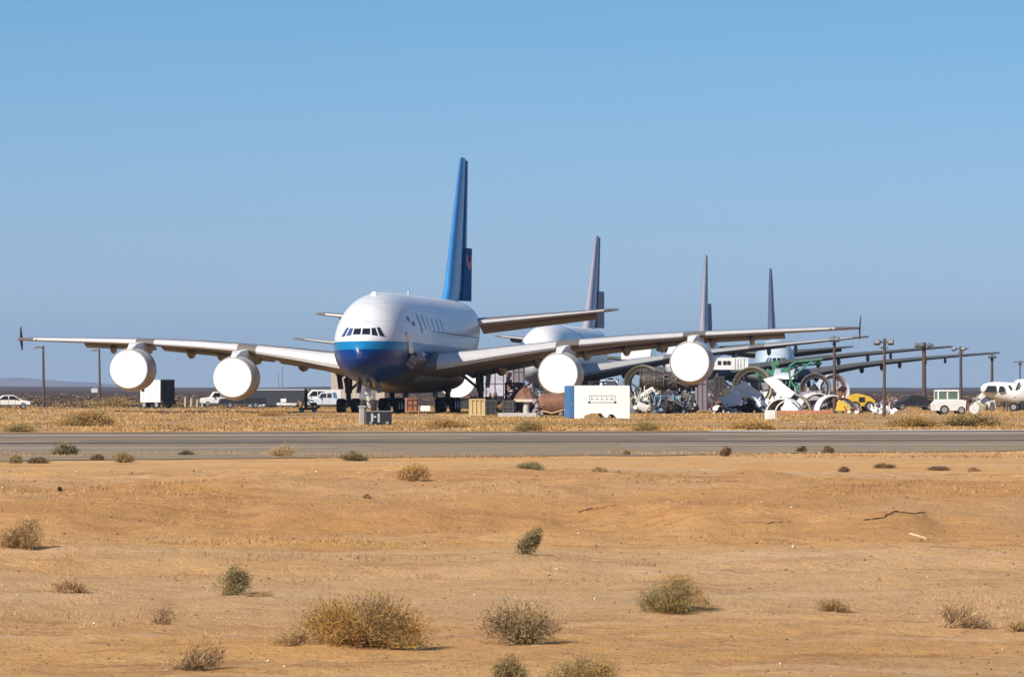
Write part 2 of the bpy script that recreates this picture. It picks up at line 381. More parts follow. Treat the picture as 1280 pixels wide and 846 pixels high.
strip('taxiway_shoulder', 170, 206.5, .020, ASPH2, 6.5, 0, seed=3, s0=.85)
strip('taxiway', 206, 262, .024, ASPH, 0, 1.0, seed=5)
strip('taxiway_edge_concrete', 262.8, 269, .034, CONC, 1.8, 3.5, x0=10, x1=60, seed=8)
strip('taxiway_edge_line', 249.5, 251.6, .030, WLINE, 1.6, 2.2, x0=-60, x1=60, seed=9)
strip('taxiway_seam', 212.6, 216.2, .030, DARKS, 1.2, 2.2, x0=-60, x1=60, seed=11)
strip('taxiway_far_edge', 259.4, 263.2, .028, DARKS, .5, 1.2, x0=-1500, x1=1500, seed=14)
RUB = mat('rubber_stain', (.12, .095, .07), .9, var=.25, scale=.5)
for i_, (a_, b_, x0_, x1_) in enumerate(((221, 226, -18, 9), (232, 236, -2, 40), (225.5, 228, 14, 60), (238, 241, -40, -8))): strip('taxiway_stain', a_, b_, .0275, RUB, 1.6, 2.5, x0=x0_, x1=x1_, seed=60+i_)
PTCH = mat('taxiway_pale_patch', (.27, .215, .155), .9, var=.15, scale=.5)
for i_, (a_, b_, x0_, x1_) in enumerate(((193, 200, -30, -6), (196, 203, 4, 30), (217.5, 220, -34, -10))): strip('taxiway_patch', a_, b_, .0265, PTCH, 2, 2.5, x0=x0_, x1=x1_, seed=80+i_)
def gz(x, y): return float(ground_h(np.array([x]), np.array([y]))[0])

# ------------------------------------------------------------------ far hills
def ridge(name, d, x0, x1, hs, m, depth, seed, n=160):
    xx = np.linspace(x0, x1, n); t = (xx-x0)/(x1-x0)
    hh = np.interp(t, np.linspace(0, 1, len(hs)), hs)*(1+.5*fbm(xx, xx*0, (x1-x0)/14, seed, 5))
    K = 9; P = []
    for k in range(K):
        s_ = k/(K-1)*2-1; prof = (1-abs(s_))**1.2
        yy = d+s_*depth+(x1-x0)/40*fbm(xx, xx*0+k*50, (x1-x0)/10, seed+5, 3)
        P.append(np.stack([xx, yy, hh*prof*(1+.35*fbm(xx+k*70, xx*0+k, (x1-x0)/25, seed+3, 4)*(1-abs(s_)))-1.0*(abs(s_) > .98)], -1))
    Vv = np.concatenate(P); id_ = np.arange(K*n).reshape(K, n)
    Qq = np.stack([id_[:-1, :-1], id_[:-1, 1:], id_[1:, 1:], id_[1:, :-1]], -1).reshape(-1, 4)
    return tag(np_mesh(name, Vv, Qq, m, smooth=True), kind='structure')
HILL = mat('scrub_hill', (.06, .036, .024), .95, var=.3, scale=.01)
MTN = mat('bare_mountain', (.19, .13, .10), .95, var=.25, scale=.002)
ridge('hills', 4200, -1100, 60, [4, 5.5, 5.5, 5.0, 4.6, 4.5, 3.4, 3.6, 3], HILL, 300, 5)
ridge('hills', 5200, 100, 1200, [2.5, 3.5, 3, 4.5, 5, 4, 4.5, 4], HILL, 300, 8)
ridge('mountain', 23000, -4600, -1650, [75, 85, 100, 100, 88, 50, 12], MTN, 900, 15, 220)
# desert air: closed box round camera and scene
HAZE = 4.5e-5
hz = MB().box((0, 12000, 149), (53000, 29000, 302)).build('haze', bpy.data.materials.new('desert_air'))
hm_ = hz.data.materials[0]; hm_.use_nodes = True; hn = hm_.node_tree; hn.nodes.remove(hn.nodes['Principled BSDF'])
pv = hn.nodes.new('ShaderNodeVolumePrincipled'); pv.inputs['Color'].default_value = (.56, .74, 1.0, 1); pv.inputs['Density'].default_value = HAZE; pv.inputs['Anisotropy'].default_value = .2
hn.links.new(pv.outputs[0], hn.nodes['Material Output'].inputs['Volume']); hm_.cycles.homogeneous_volume = True
tag(hz, 'thin desert haze between the camera and the far mountains', 'haze', kind='stuff')
# ==================================================================== AIRLINERS
ST = [  # station, half width, bottom z, top z, z of widest point
 (0.0, .03, 5.12, 5.22, .5), (.25, .62, 4.52, 5.86, .5), (.7, 1.12, 4.10, 6.45, .5), (1.4, 1.68, 3.68, 7.10, .49), (2.4, 2.22, 3.30, 7.98, .47), (3.6, 2.66, 2.98, 8.88, .46),
 (5.2, 3.04, 2.72, 9.66, .45), (7.5, 3.26, 2.53, 10.28, .44), (10.5, 3.40, 2.43, 10.66, .44), (14, 3.42, 2.40, 10.82, .44), (22, 3.32, 2.4, 10.85, .44), (34, 3.32, 2.4, 10.85, .44),
 (45, 3.32, 2.4, 10.85, .44), (51, 3.22, 2.95, 10.85, .45), (57, 2.95, 4.2, 10.8, .48), (62, 2.35, 5.6, 10.65, .5), (66, 1.75, 6.8, 10.4, .5), (70, 1.0, 7.95, 9.9, .5), (72.2, .45, 8.6, 9.45, .5), (72.7, .1, 8.9, 9.15, .5)]
STA = np.array(ST)
def hull(s):
    # monotone cubic through the stations (in sqrt-space near the nose)
    S = STA[:, 0]; out = []
    for k in range(1, 5):
        v = STA[:, k]; dl = np.diff(v)/np.diff(S); m_ = np.zeros(len(v)); m_[0] = dl[0]*1.4; m_[-1] = dl[-1]
        for i in range(1, len(v)-1): m_[i] = 0 if dl[i-1]*dl[i] <= 0 else 2*dl[i-1]*dl[i]/(dl[i-1]+dl[i])
        i = min(max(np.searchsorted(S, s)-1, 0), len(S)-2); h = S[i+1]-S[i]; t = (s-S[i])/h
        out.append((2*t**3-3*t*t+1)*v[i]+(t**3-2*t*t+t)*h*m_[i]+(-2*t**3+3*t*t)*v[i+1]+(t**3-t*t)*h*m_[i+1])
    return out
def ring(s, n=56):
    w_, zb, zt, q = hull(s); zc = zb+(zt-zb)*q; P = []
    for i in range(n):
        a = 2*pi*i/n; c, z = cos(a), sin(a)
        e = 2/2.12
        P.append((w_*math.copysign(abs(c)**e, c), s, zc+((zt-zc) if z > 0 else (zc-zb))*math.copysign(abs(z)**e, z)))
    return P
def on_hull(x, z, lo=0.0, hi=14.0):          # station where the nose surface passes through (x, z)
    def inside(s):
        w_, zb, zt, q = hull(s); zc = zb+(zt-zb)*q; hz_ = (zt-zc) if z > zc else (zc-zb)
        return (abs(x)/max(w_, 1e-3))**2.12+(abs(z-zc)/max(hz_, 1e-3))**2.12 < 1
    if inside(lo): return lo
    if not inside(hi): return hi
    for _ in range(30):
        m_ = (lo+hi)/2
        if inside(m_): hi = m_
        else: lo = m_
    return hi
def nose_patch(quad, off=.03, n=6):           # quad of (x,z) corners laid on the nose
    P = []
    a, b_, c, d = [Vector(q) for q in quad]
    for j in range(n+1):
        for i in range(n+1):
            u, v = i/n, j/n; p = (a*(1-u)+b_*u)*(1-v)+(d*(1-u)+c*u)*v
            s = on_hull(p.x, p.y); P.append((p.x*1.004, s-off, p.y+off*.5))
    Fc = [(j*(n+1)+i, j*(n+1)+i+1, (j+1)*(n+1)+i+1, (j+1)*(n+1)+i) for j in range(n) for i in range(n)]
    return MB().add(P, Fc)

def foil(x, sl, ch, z, t, vertical=False, n=14, droop=0.0):
    """closed airfoil loop at span position x"""
    P = []
    us = [(1-cos(pi*k/n))/2 for k in range(n+1)]
    th = lambda u: t*ch*5*(.2969*math.sqrt(u)-.126*u-.3516*u*u+.2843*u**3-.1036*u**4)
    cam_ = lambda u: ch*.02*4*u*(1-u)*(0 if vertical else 1)
    for u in us[::-1]: P.append((u, cam_(u)+th(u)))
    for u in us[1:-1]: P.append((u, cam_(u)-th(u)))
    if vertical: return [(v, sl+u*ch, z) for u, v in P]
    return [(x, sl+u*ch, z+v-droop*u*ch) for u, v in P]
def loft(loops, cap=True):
    n = len(loops[0]); P = [p for l in loops for p in l]
    Fc = [(k*n+i, k*n+(i+1) % n, (k+1)*n+(i+1) % n, (k+1)*n+i) for k in range(len(loops)-1) for i in range(n)]
    if cap: Fc += [tuple(range(n)), tuple((len(loops)-1)*n+i for i in range(n-1, -1, -1))]
    return MB().add(P, Fc)
#        span   LE s   chord  z LE   t/c
WING = [(2.6, 19.3, 20.6, 4.15, .125), (4.0, 20.2, 19.0, 4.30, .125), (6.5, 22.0, 16.6, 4.66, .12), (9.5, 24.1, 14.2, 5.18, .115), (14.9, 27.9, 10.4, 5.96, .11), (20, 31.4, 8.9, 6.42, .105),
        (25.9, 35.3, 7.3, 6.83, .10), (32.4, 39.6, 5.6, 7.13, .095), (38.1, 43.4, 4.3, 7.36, .09), (40.1, 45.0, 3.5, 7.43, .08), (40.45, 45.8, 2.6, 7.44, .07)]
def wing_at(x):
    A = np.array(WING); return [float(np.interp(x, A[:, 0], A[:, k])) for k in range(1, 5)]

def wheel(root, c, r, w_, name='wheel'):
    x, y, z = c
    o = MB().lathe([(-w_/2, r*.55), (-w_/2, r*.86), (-w_*.32, r*.98), (0, r), (w_*.32, r*.98), (w_/2, r*.86), (w_/2, r*.55)], c, 'X', 24).build(name, M['tyre'], root, True)
    MB().lathe([(-w_*.42, .02), (-w_*.42, r*.3), (-w_*.5, r*.56), (w_*.5, r*.56), (w_*.42, r*.3), (w_*.42, .02)], c, 'X', 18).build('rim', M['hub'], o, True)
    return o

def airliner(name, label, pos48, yaw, roll, hullm, finm, rudm, engines, group=None, blue_windows=False, hero=False, wingm=None, finz=0.0, flex=0.0, slatm=None):
    fx_ = lambda x: flex*(abs(x)/40)**1.5
    ps = R(yaw); x48, y48 = pos48
    root = empty(name, (x48-48*sin(ps), y48-48*cos(ps), 0), -ps, label, 'aeroplane', group, ry=-R(roll))
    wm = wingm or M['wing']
    ss = [0, .06, .14, .25, .4, .6, .85, 1.1, 1.4, 1.75, 2.1, 2.6, 3.1, 3.7, 4.4, 5.2, 6.2, 7.4, 9, 11, 13.5, 17, 22, 28, 34, 40, 45, 48, 51, 54, 57, 60, 62.5, 65, 67.5, 70, 71.3, 72.2, 72.7]
    loft([ring(s) for s in ss]).build('fuselage', hullm, root, True, 60)
    # belly fairing
    bf = []
    for s, w_, zb, zt in ((17.5, .6, 3.0, 3.3), (19.5, 2.2, 2.35, 4.0), (22.5, 3.55, 1.98, 4.9), (27, 4.15, 1.82, 5.4), (33, 4.25, 1.8, 5.5), (39, 3.95, 1.86, 5.2), (43.5, 3.2, 2.1, 4.4), (47, 1.9, 2.5, 3.6), (49.5, .5, 2.9, 3.2)):
        bf.append([(w_*math.copysign(abs(cos(a))**.75, cos(a)), s, (zb+zt)/2+(zt-zb)/2*math.copysign(abs(sin(a))**.75, sin(a))) for a in [2*pi*i/36 for i in range(36)]])
    loft(bf).build('belly_fairing', BELLY, root, True, 60)
    # cockpit windows
    wz = 6.95
    for q in (((-.76, 6.92), (-.07, 6.92), (-.07, 7.44), (-.68, 7.44)), ((.07, 6.92), (.76, 6.92), (.68, 7.44), (.07, 7.44)),
              ((-1.40, 6.80), (-.92, 6.86), (-.80, 7.46), (-1.10, 7.50)), ((.92, 6.86), (1.40, 6.80), (1.10, 7.50), (.80, 7.46)),
              ((-1.92, 6.72), (-1.54, 6.78), (-1.22, 7.52), (-1.46, 7.52)), ((1.54, 6.78), (1.92, 6.72), (1.46, 7.52), (1.22, 7.52))):
        nose_patch(q).build('cockpit_window', M['blueglass'] if q[0][0] < -1.3 or blue_windows else M['glass'], root, True)
    # wings, tip fences, flap track fairings, pylons
    for sg in (-1, 1):
        loops = [foil(sg*x, sl, ch, z+fx_(x), t, droop=.045 if x < 20 else .02) for x, sl, ch, z, t in WING]
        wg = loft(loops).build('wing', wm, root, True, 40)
        for (xa_, xb_) in ((3.9, 13.9), (15.9, 24.9), (26.9, 38.4)):
            sl_ = []
            for k in range(7):
                x = xa_+(xb_-xa_)*k/6; sl, ch, z, t = wing_at(x); z += fx_(x); dr = .045 if x < 20 else .02; L0 = foil(sg*x, sl, ch, z, t, droop=dr)
                cx_, cz_ = sl+ch*.05, z+ch*.004
                ring_ = L0[:14+2]; ring_ = [p for i_, p in enumerate(ring_) if p[1] <= sl+ch*.15]
                # outer skin of the sunlit slat strip, then its inner face
                out_ = [(p[0], p[1]-.03, p[2]+(p[2]-z)*.04) for p in ring_]
                inn_ = [(p[0], sl+ch*.105+(.0), cz_+(p[2]-cz_)*.5) for p in (ring_[-1], ring_[0])]
                sl_.append(out_+inn_)
            if len({len(q) for q in sl_}) == 1 and slatm: loft(sl_).build('sunlit_slat', slatm, wg, True, 50)  # paler strip paints sunlight along the front of the wing
        if not hero: wing_tip = None
        fence = MB(); x = sg*40.48
        up = [(47.2, 7.45), (48.0, 8.65), (48.35, 8.7), (48.4, 7.45), (48.3, 6.45), (48.0, 6.4)]
        P = [(x+sg*(.05 if z > 7.5 else 0)+sg*dx+sg*(z-7.45)*.06*(1 if z > 7.5 else 0), s, z) for dx in (-.03, .03) for s, z in up]
        fence.add(P, [tuple(range(6)), tuple(range(11, 5, -1))]+[(i, (i+1) % 6, 6+(i+1) % 6, 6+i) for i in range(6)])
        if hero: fence.build('wing_fence', M['dark'], wg)
        for k, x in enumerate((7.6, 11.1, 15.6, 19.2, 22.4, 27.0, 30.6)):
            sl, ch, z, t = wing_at(x); z += fx_(x); te = sl+ch; w_ = .62-.012*x; L_ = 6.4-.11*x; h_ = .95-.012*x
            prof = [(0, .01), (.12, .5), (.3, .85), (.5, 1), (.7, .9), (.88, .55), (1, .06)]
            lo = [[(sg*x+w_*r*cos(a), te-L_*.72+L_*u, z-.30-h_*.55+h_*r*sin(a)*.9) for a in [2*pi*i/16 for i in range(16)]] for u, r in prof]
            loft(lo).build('flap_fairing', M['fairing'], root, True, 50)
        for x, s0, zc in ((14.9, 20.8, 3.36), (26.1, 28.8, 4.30)) if hero else ():
            sl, ch, z, t = wing_at(x); z += fx_(x); xx = sg*x
            P = []
            for s, zt, zb, hw in ((s0+.5, zc+1.95, zc+1.75, .30), (s0+2.2, zc+2.45, zc+1.7, .50), (sl-.4, z+.05, zc+1.5, .36), (sl+2.5, z+.1, z-1.0, .36), (sl+ch*.62, z-.25, z-.75, .12)):
                P += [(xx-hw, s, zb), (xx+hw, s, zb), (xx+hw*.8, s, zt), (xx-hw*.8, s, zt)]
            Fc = [(4*k+i, 4*k+(i+1) % 4, 4*k+4+(i+1) % 4, 4*k+4+i) for k in range(4) for i in range(4)]+[(0, 1, 2, 3), (19, 18, 17, 16)]
            MB().add(P, Fc).build('pylon', M['cowl'] if hero else wm, root, True, 50)
            if engines:
                c = (xx, s0, zc)
                en = MB().lathe([(.9, 1.48), (.35, 1.54), (.08, 1.65), (0, 1.70), (.06, 1.76), (.4, 1.88), (1.0, 1.99), (2.2, 2.04), (3.4, 1.95), (4.4, 1.72), (4.9, 1.5), (4.85, 1.40), (3.8, 1.45)], c, 'Y', 48).build('engine', M['nacelle'], root, True, 40)
                MB().lathe([(4.4, 1.38), (4.9, 1.0), (5.6, .72), (6.0, .62), (6.0, .45), (6.9, .08)], c, 'Y', 30).build('exhaust', M['dark'], en, True)
                cv = [(.05, 1.775), (-.03, 1.74), (-.07, 1.70), (-.075, 1.66)]+[(-.07-.05*(1-(r/1.66)**2), r) for r in (1.4, 1.0, .5, .02)]
                MB().lathe(cv, c, 'Y', 48).build('inlet_cover', M['bright'], en, True, 60)
                bl = MB().lathe([(1.3, 2.0), (1.3, 2.03), (1.4, 2.035), (1.4, 2.0)], c, 'Y', 48); bl.build('cowl_band', M['lip'], en, True)
        if hero:
            for xa_, xb_, fr_, dz_, nm_ in ((4.6, 13.4, .80, .55, 'flap'), (14.0, 25.4, .80, .5, 'flap'), (26.2, 33.6, .80, .48, 'aileron')):
                lo = []
                for x in (xa_, (xa_+xb_)/2, xb_):
                    sl, ch, z, t = wing_at(x); s0_ = sl+ch*fr_; zz_ = z-.045*ch*fr_ if x < 20 else z-.02*ch*fr_
                    lo.append([(sg*x, s0_, zz_+.02), (sg*x, sl+ch*1.02, zz_-dz_+.05), (sg*x, sl+ch*1.02, zz_-dz_-.06), (sg*x, s0_, zz_-.26)])
                loft(lo).build(nm_, WFLAP, wg, True, 30)
        # tailplane
        lo = [foil(sg*x, s, ch, z, t) for x, s, ch, z, t in ((1.0, 58.2, 9.6, 8.45, .10), (2.4, 59.2, 9.0, 8.55, .10), (8, 63.4, 6.4, 9.15, .095), (14.4, 68.2, 3.7, 9.80, .09), (15.15, 69.2, 2.2, 9.87, .08))]
        tp_ = loft(lo).build('tailplane', wm, root, True, 40)
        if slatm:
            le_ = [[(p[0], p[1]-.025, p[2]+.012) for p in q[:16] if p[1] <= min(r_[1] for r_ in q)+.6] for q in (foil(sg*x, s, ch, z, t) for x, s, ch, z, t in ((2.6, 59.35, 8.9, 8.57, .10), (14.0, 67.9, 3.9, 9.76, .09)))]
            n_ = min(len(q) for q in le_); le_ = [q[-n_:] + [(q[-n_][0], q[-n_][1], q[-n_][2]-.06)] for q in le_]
            loft(le_).build('sunlit_leading_edge', slatm, tp_, True, 50)  # same pale tone paints the sun-lit front edge of the tailplane
        lo = []
        for x, s, ch, z in ((1.7, 67.3, 2.4, 8.50), (13.0, 70.7, 1.5, 9.55)):
            lo.append([(sg*x, s-.1, z+.12), (sg*x, s+ch, z-ch*.33), (sg*x, s+ch-.05, z-ch*.33-.06), (sg*x, s-.1, z-.22)])
        loft(lo).build('elevator', WFLAP if hero else wm, root, True, 40)
    # fin + rudder halves
    F0, F1 = 10.2, 24.1+finz; fth = .115 if hero else .15
    def fsec(z, u0, u1):
        t = (z-F0)/(F1-F0); le = 54.2+12.6*t+(0 if t > .12 else -1.8*(1-t/.12)); ch = 15.0*(1-t)+5.2*t
        return le, ch
    lo = []
    for k in range(9):
        z = F0+(F1-F0)*k/8; le, ch = fsec(z, 0, 1); lo.append(foil(0, le, ch*.72, z, fth if k < 8 else fth*.8, True))
    le, ch = fsec(F1, 0, 1); lo.append(foil(0, le+.5, ch*.6, F1+.12, .03, True))
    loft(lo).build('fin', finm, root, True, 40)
    for z0, z1, ang in ((F0+.7, F0+6.0, 9 if hero else 13), (F0+6.06, F1-.1, 0)):
        P = []
        for z in (z0, z1):
            le, ch = fsec(z, 0, 1); hs = le+ch*.70; cr = ch*.30; a = R(ang)
            hw = ch*.03
            for u, v in ((0, hw), (cr*.5, hw*.6), (cr, .03), (cr, -.03), (cr*.5, -hw*.6), (0, -hw)):
                P.append((v+u*sin(a)*1.0, hs+.06+u*cos(a), z))
        Fc = [(i, (i+1) % 6, 6+(i+1) % 6, 6+i) for i in range(6)]+[(0, 1, 2, 3, 4, 5), (11, 10, 9, 8, 7, 6)]
        MB().add(P, Fc).build('rudder', rudm if ang else finm, root, True, 30)
    # landing gear
    if hero or engines or True:
        for gx, gs, ax in ((-6.2, 33, 2), (6.2, 33, 2), (-2.65, 36.5, 3), (2.65, 36.5, 3)):
            g = MB(); g.tube((gx, gs, .9), (gx, gs, 1.9), .24); g.tube((gx, gs, 1.9), (gx*.98, gs-.3, 3.6), .34)
            g.tube((gx, gs, 2.0), (gx*.72, gs-.2, 3.5), .13); g.tube((gx, gs, 1.3), (gx, gs-2.2, 3.2), .11); g.tube((gx, gs, 1.6), (gx, gs+1.8, 3.2), .1)
            L_ = .85*(ax-1); g.box((gx, gs, .78), (.34, 2*L_+.5, .34))
            for k in range(ax): g.tube((gx-.75, gs-L_+k*2*L_/(ax-1), .7), (gx+.75, gs-L_+k*2*L_/(ax-1), .7), .11)
            go = g.build('landing_gear', M['gear'], root, True)
            for k in range(ax):
                for sd_ in (-1, 1): wheel(go, (gx+sd_*.68, gs-L_+k*2*L_/(ax-1), .70), .70, .52)
            if abs(gx) > 5:
                MB().box((gx+math.copysign(.75, gx), gs-.2, 2.9), (.08, 2.6, 1.3), ry=math.copysign(.12, gx)).build('gear_door', M['dark'], root)
            else:
                MB().box((gx-math.copysign(1.25, gx), gs+.5, 1.75), (.07, 3.0, .7)).build('gear_door', M['dark'], root)
        g = MB(); g.tube((0, 5.0, .7), (0, 5.0, 2.9), .17); g.tube((0, 5.0, 1.5), (0, 7.0, 2.8), .1); g.tube((-.3, 5, .63), (.3, 5, .63), .12)
        g.tube((-.25, 4.8, 2.2), (.25, 4.8, 2.2), .1); g.box((0, 4.75, 1.9), (.5, .15, .3)); g.tube((0, 4.8, 1.1), (.5, 4.4, 1.6), .05); g.tube((0, 4.8, 1.1), (-.5, 4.4, 1.6), .05)
        go = g.build('landing_gear', M['gearlight'], root, True)
        for sd_ in (-1, 1): wheel(go, (sd_*.48, 5.0, .63), .63, .42)
        for sd_ in (-1, 1): MB().box((sd_*.85, 5.2, 2.35), (.06, 2.4, 1.0), ry=-sd_*.15).build('gear_door', M['white'] if not hero else M['gear'], root)
    return root

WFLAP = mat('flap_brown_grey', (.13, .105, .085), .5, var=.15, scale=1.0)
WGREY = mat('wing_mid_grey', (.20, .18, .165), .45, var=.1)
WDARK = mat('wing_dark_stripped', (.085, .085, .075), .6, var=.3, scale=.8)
SLAT2 = mat('slat_sunlit_grey', (.40, .385, .37), .45, var=.08)
SLAT = mat('slat_sunlit_tone', (.58, .56, .54), .4, var=.06, dirt_amt=.3, dirt=(.4, .33, .26))  # pale tone carries the sun-lit leading edge in its colour
BELLY = mat('belly_grey_paint', (.085, .078, .07), .45, var=.12, scale=1.0, dirt_amt=.5, dirt=(.15, .12, .09))
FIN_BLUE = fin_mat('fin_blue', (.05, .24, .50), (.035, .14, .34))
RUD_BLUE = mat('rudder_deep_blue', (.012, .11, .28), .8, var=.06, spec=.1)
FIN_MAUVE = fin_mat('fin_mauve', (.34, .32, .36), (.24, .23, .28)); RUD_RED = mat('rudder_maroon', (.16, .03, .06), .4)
FIN_GREY = fin_mat('fin_slate', (.10, .11, .17), (.05, .06, .11))

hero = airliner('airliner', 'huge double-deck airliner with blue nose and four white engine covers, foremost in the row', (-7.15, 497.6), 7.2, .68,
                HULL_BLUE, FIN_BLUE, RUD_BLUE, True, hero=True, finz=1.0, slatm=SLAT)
# things that belong to the hero's hull
ant = MB().lathe([(0, .32), (.15, .30), (.28, .18), (.33, .01)], (0, 9.0, 10.45), 'Z', 16).build('antenna_dome', M['bright'], hero, True)
MB().box((0, 30, 11.0), (.08, .7, .4)).build('antenna', M['white'], hero)
# logo ring on the lower rudder
for z_, nm in ((15.5, 'logo'),):
    lg = MB()
    xc, yc = .62, 0
    le_s = 54.2+12.6*(z_-10.2)/14.9; ch_s = 15.0*(1-(z_-10.2)/14.9)+5.2*(z_-10.2)/14.9; hs = le_s+ch_s*.70
    P = []; n_ = 20; a9 = R(9)
    for r_ in (.55, 1.05):
        for i in range(n_+1):
            a = pi+pi*i/n_; u = 1.45+r_*cos(a)*1.15; hwl = ch_s*.03*(1-u/(ch_s*.3)*.5)+.05; P.append((u*sin(a9)+hwl, hs+u*cos(a9)-.05, z_+r_*sin(a)*1.5))
    lg.add(P, [(i, i+1, n_+2+i, n_+1+i) for i in range(n_)])
    # ring proud of the skin, facing outwards
    o = lg.build('logo', mat('logo_pink', (.62, .25, .33), .8, spec=.1), hero)
# doors and faded strokes of the title on the shaded side
def side_panel(s0, s1, z0, z1, m, nm, slant=0.0, off=.02, sg=1):
    P = []; n_ = 4
    for j in range(n_+1):
        for i in range(n_+1):
            s = s0+(s1-s0)*i/n_+slant*(1-j/n_); z = z0+(z1-z0)*j/n_
            w_, zb, zt, q = hull(s); zc = zb+(zt-zb)*q; hz_ = (zt-zc) if z > zc else (zc-zb)
            P.append((sg*(w_*max(0, 1-(abs(z-zc)/hz_)**2.12)**(1/2.12)+off), s, z))
    Fc = [(j*(n_+1)+i, j*(n_+1)+i+1, (j+1)*(n_+1)+i+1, (j+1)*(n_+1)+i) for j in range(n_) for i in range(n_)]
    return MB().add(P, Fc).build(nm, m, hero, True)
NAVY = mat('navy_marking', (.05, .07, .14), .5)
FADE = mat('faded_blue_marking', (.17, .24, .38), .5); FADE2 = mat('ghost_marking', (.44, .47, .52), .5)
side_panel(8.9, 9.7, 8.15, 8.55, NAVY, 'door_window'); side_panel(10.6, 11.8, 7.75, 8.15, NAVY, 'door_window')
for s0, z0, z1, m_ in ((14.6, 7.2, 8.9, FADE), (17.6, 7.5, 8.8, FADE), (20.4, 7.4, 8.7, FADE2), (23.4, 7.5, 8.6, FADE2), (26.4, 7.5, 8.6, FADE2), (29.4, 7.5, 8.6, FADE2)):
    side_panel(s0, s0+.7, z0, z1, m_, 'title_stroke', .5)
side_panel(6.6, 7.0, 6.9, 7.15, NAVY, 'sensor_port')
# white dangling strap and the torn open hatch beside the nose
w8 = hull(8.0)[0]
MB().add([(w8-.16, 7.35, 6.95), (w8+.12, 7.5, 6.95), (w8+.30, 7.7, 5.3), (w8-.02, 7.55, 5.3), (w8-.16, 7.65, 6.95), (w8+.12, 7.8, 6.95), (w8+.30, 7.9, 5.3), (w8-.02, 7.8, 5.3)],
         [(0, 1, 2, 3), (7, 6, 5, 4), (0, 4, 5, 1), (1, 5, 6, 2), (2, 6, 7, 3), (3, 7, 4, 0)]).build('probe_cover_strap', M['bright'], hero)
hm = MB(); hm.box((w8+.15, 8.6, 4.75), (.75, 1.4, .7), ry=.5, rz=.2); hm.box((w8+.45, 10.2, 4.95), (.5, 1.5, .8), ry=-.4, rz=-.3); hm.box((w8-.1, 8.2, 4.3), (.7, .9, .35), ry=.6)
hatch = hm.build('open_hatch', [M['mauve']], hero)
hm = MB(); hm.box((w8+.65, 11.0, 5.2), (.45, .9, .35), ry=.7); hm.build('hatch_flap', M['lip'], hatch)

G_ = 'parked airliners without engines further back'
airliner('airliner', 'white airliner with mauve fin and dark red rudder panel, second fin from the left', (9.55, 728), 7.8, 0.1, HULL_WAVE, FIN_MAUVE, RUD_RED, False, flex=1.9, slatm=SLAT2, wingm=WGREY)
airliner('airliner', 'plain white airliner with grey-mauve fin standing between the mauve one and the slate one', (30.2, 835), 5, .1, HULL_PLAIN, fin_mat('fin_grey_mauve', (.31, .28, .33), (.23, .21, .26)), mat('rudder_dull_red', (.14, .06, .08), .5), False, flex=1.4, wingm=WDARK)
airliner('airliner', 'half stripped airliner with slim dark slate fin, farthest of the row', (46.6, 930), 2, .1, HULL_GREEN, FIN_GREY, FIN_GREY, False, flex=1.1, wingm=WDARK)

# ==================================================================== POLES
def flood_pole(px, base_y, top_y, label, d=None, heads=((-.55, 1), (.55, 1)), lean=0.0, r=.13, arm=.75):
    d = d or D(base_y); h = Z(top_y, d); x = X(px, d)
    o = empty('floodlight_pole', (x, d, 0), random.uniform(-.3, .3), label, 'light pole', 'light poles along the storage apron')
    MB().tube((0, 0, -.2), (lean, 0, h), r*1.25, r, 12).build('pole', M['pole'], o, True)
    MB().box((lean, -.16, h-.30), (arm*2, .12, .14)).box((lean, -.14, h-.75), (arm*.8, .08, .1)).build('crossarm', M['pole'], o)
    for hx, sgn in heads:
        hd = MB().box((lean+hx, -.38, h-.28), (.52, .34, .44), rx=-.5, bev=.08).build('lamp_head', M['lamphead'], o)
        MB().box((lean+hx, -.55, h-.36), (.40, .03, .30), rx=-.5).build('lamp_glass', M['glass'], hd)
def arm_pole(px, base_y, top_y, label, side=-1):
    d = D(base_y); h = Z(top_y, d); x = X(px, d)
    o = empty('street_lamp', (x, d, 0), 0, label, 'light pole', 'light poles along the storage apron')
    MB().tube((0, 0, -.2), (-.1, 0, h), .17, .12, 12).build('pole', M['pole'], o, True)
    MB().tube((-.1, 0, h-.25), (side*.9, 0, h-.1), .07, .05, 8).build('arm', M['pole'], o, True)
    MB().box((side*.85, 0, h-.22), (.65, .35, .2), ry=side*.2, bev=.05).build('lamp_head', M['lamphead'], o)
arm_pole(55, 510, 432, 'single arm lamp post beneath the left wing tip of the blue-nosed airliner')
arm_pole(125, 506, 436, 'single arm lamp post just left of the outermost left engine cover')
flood_pole(1043, 516, 420, 'brown floodlight pole standing in front of the round nacelle ring', heads=((-.22, 1), (.22, 1)), arm=.45)
flood_pole(1105, 520, 423, 'slender floodlight pole with two wide lamp heads by the white scrap heap', r=.11, lean=.05)
flood_pole(1155, 512, 428, 'thick wooden floodlight pole just left of the white tractor', r=.2, heads=((-.8, 1), (-.3, 1), (.5, 1)), arm=1.0)
flood_pole(1201, 0, 433, 'floodlight pole rising behind the rear of the white tractor', d=640, r=.16, heads=((-.8, 1), (.35, 1)), arm=1.0)
flood_pole(1240, 0, 443, 'floodlight pole rising above the cut cockpit section', d=730, r=.18, heads=((-.3, 1), (.3, 1)), arm=.6)
flood_pole(1275, 0, 450, 'thin floodlight pole at the right edge of the photo', d=800, r=.1, heads=((0, 1), (.9, 1)), arm=1.0)
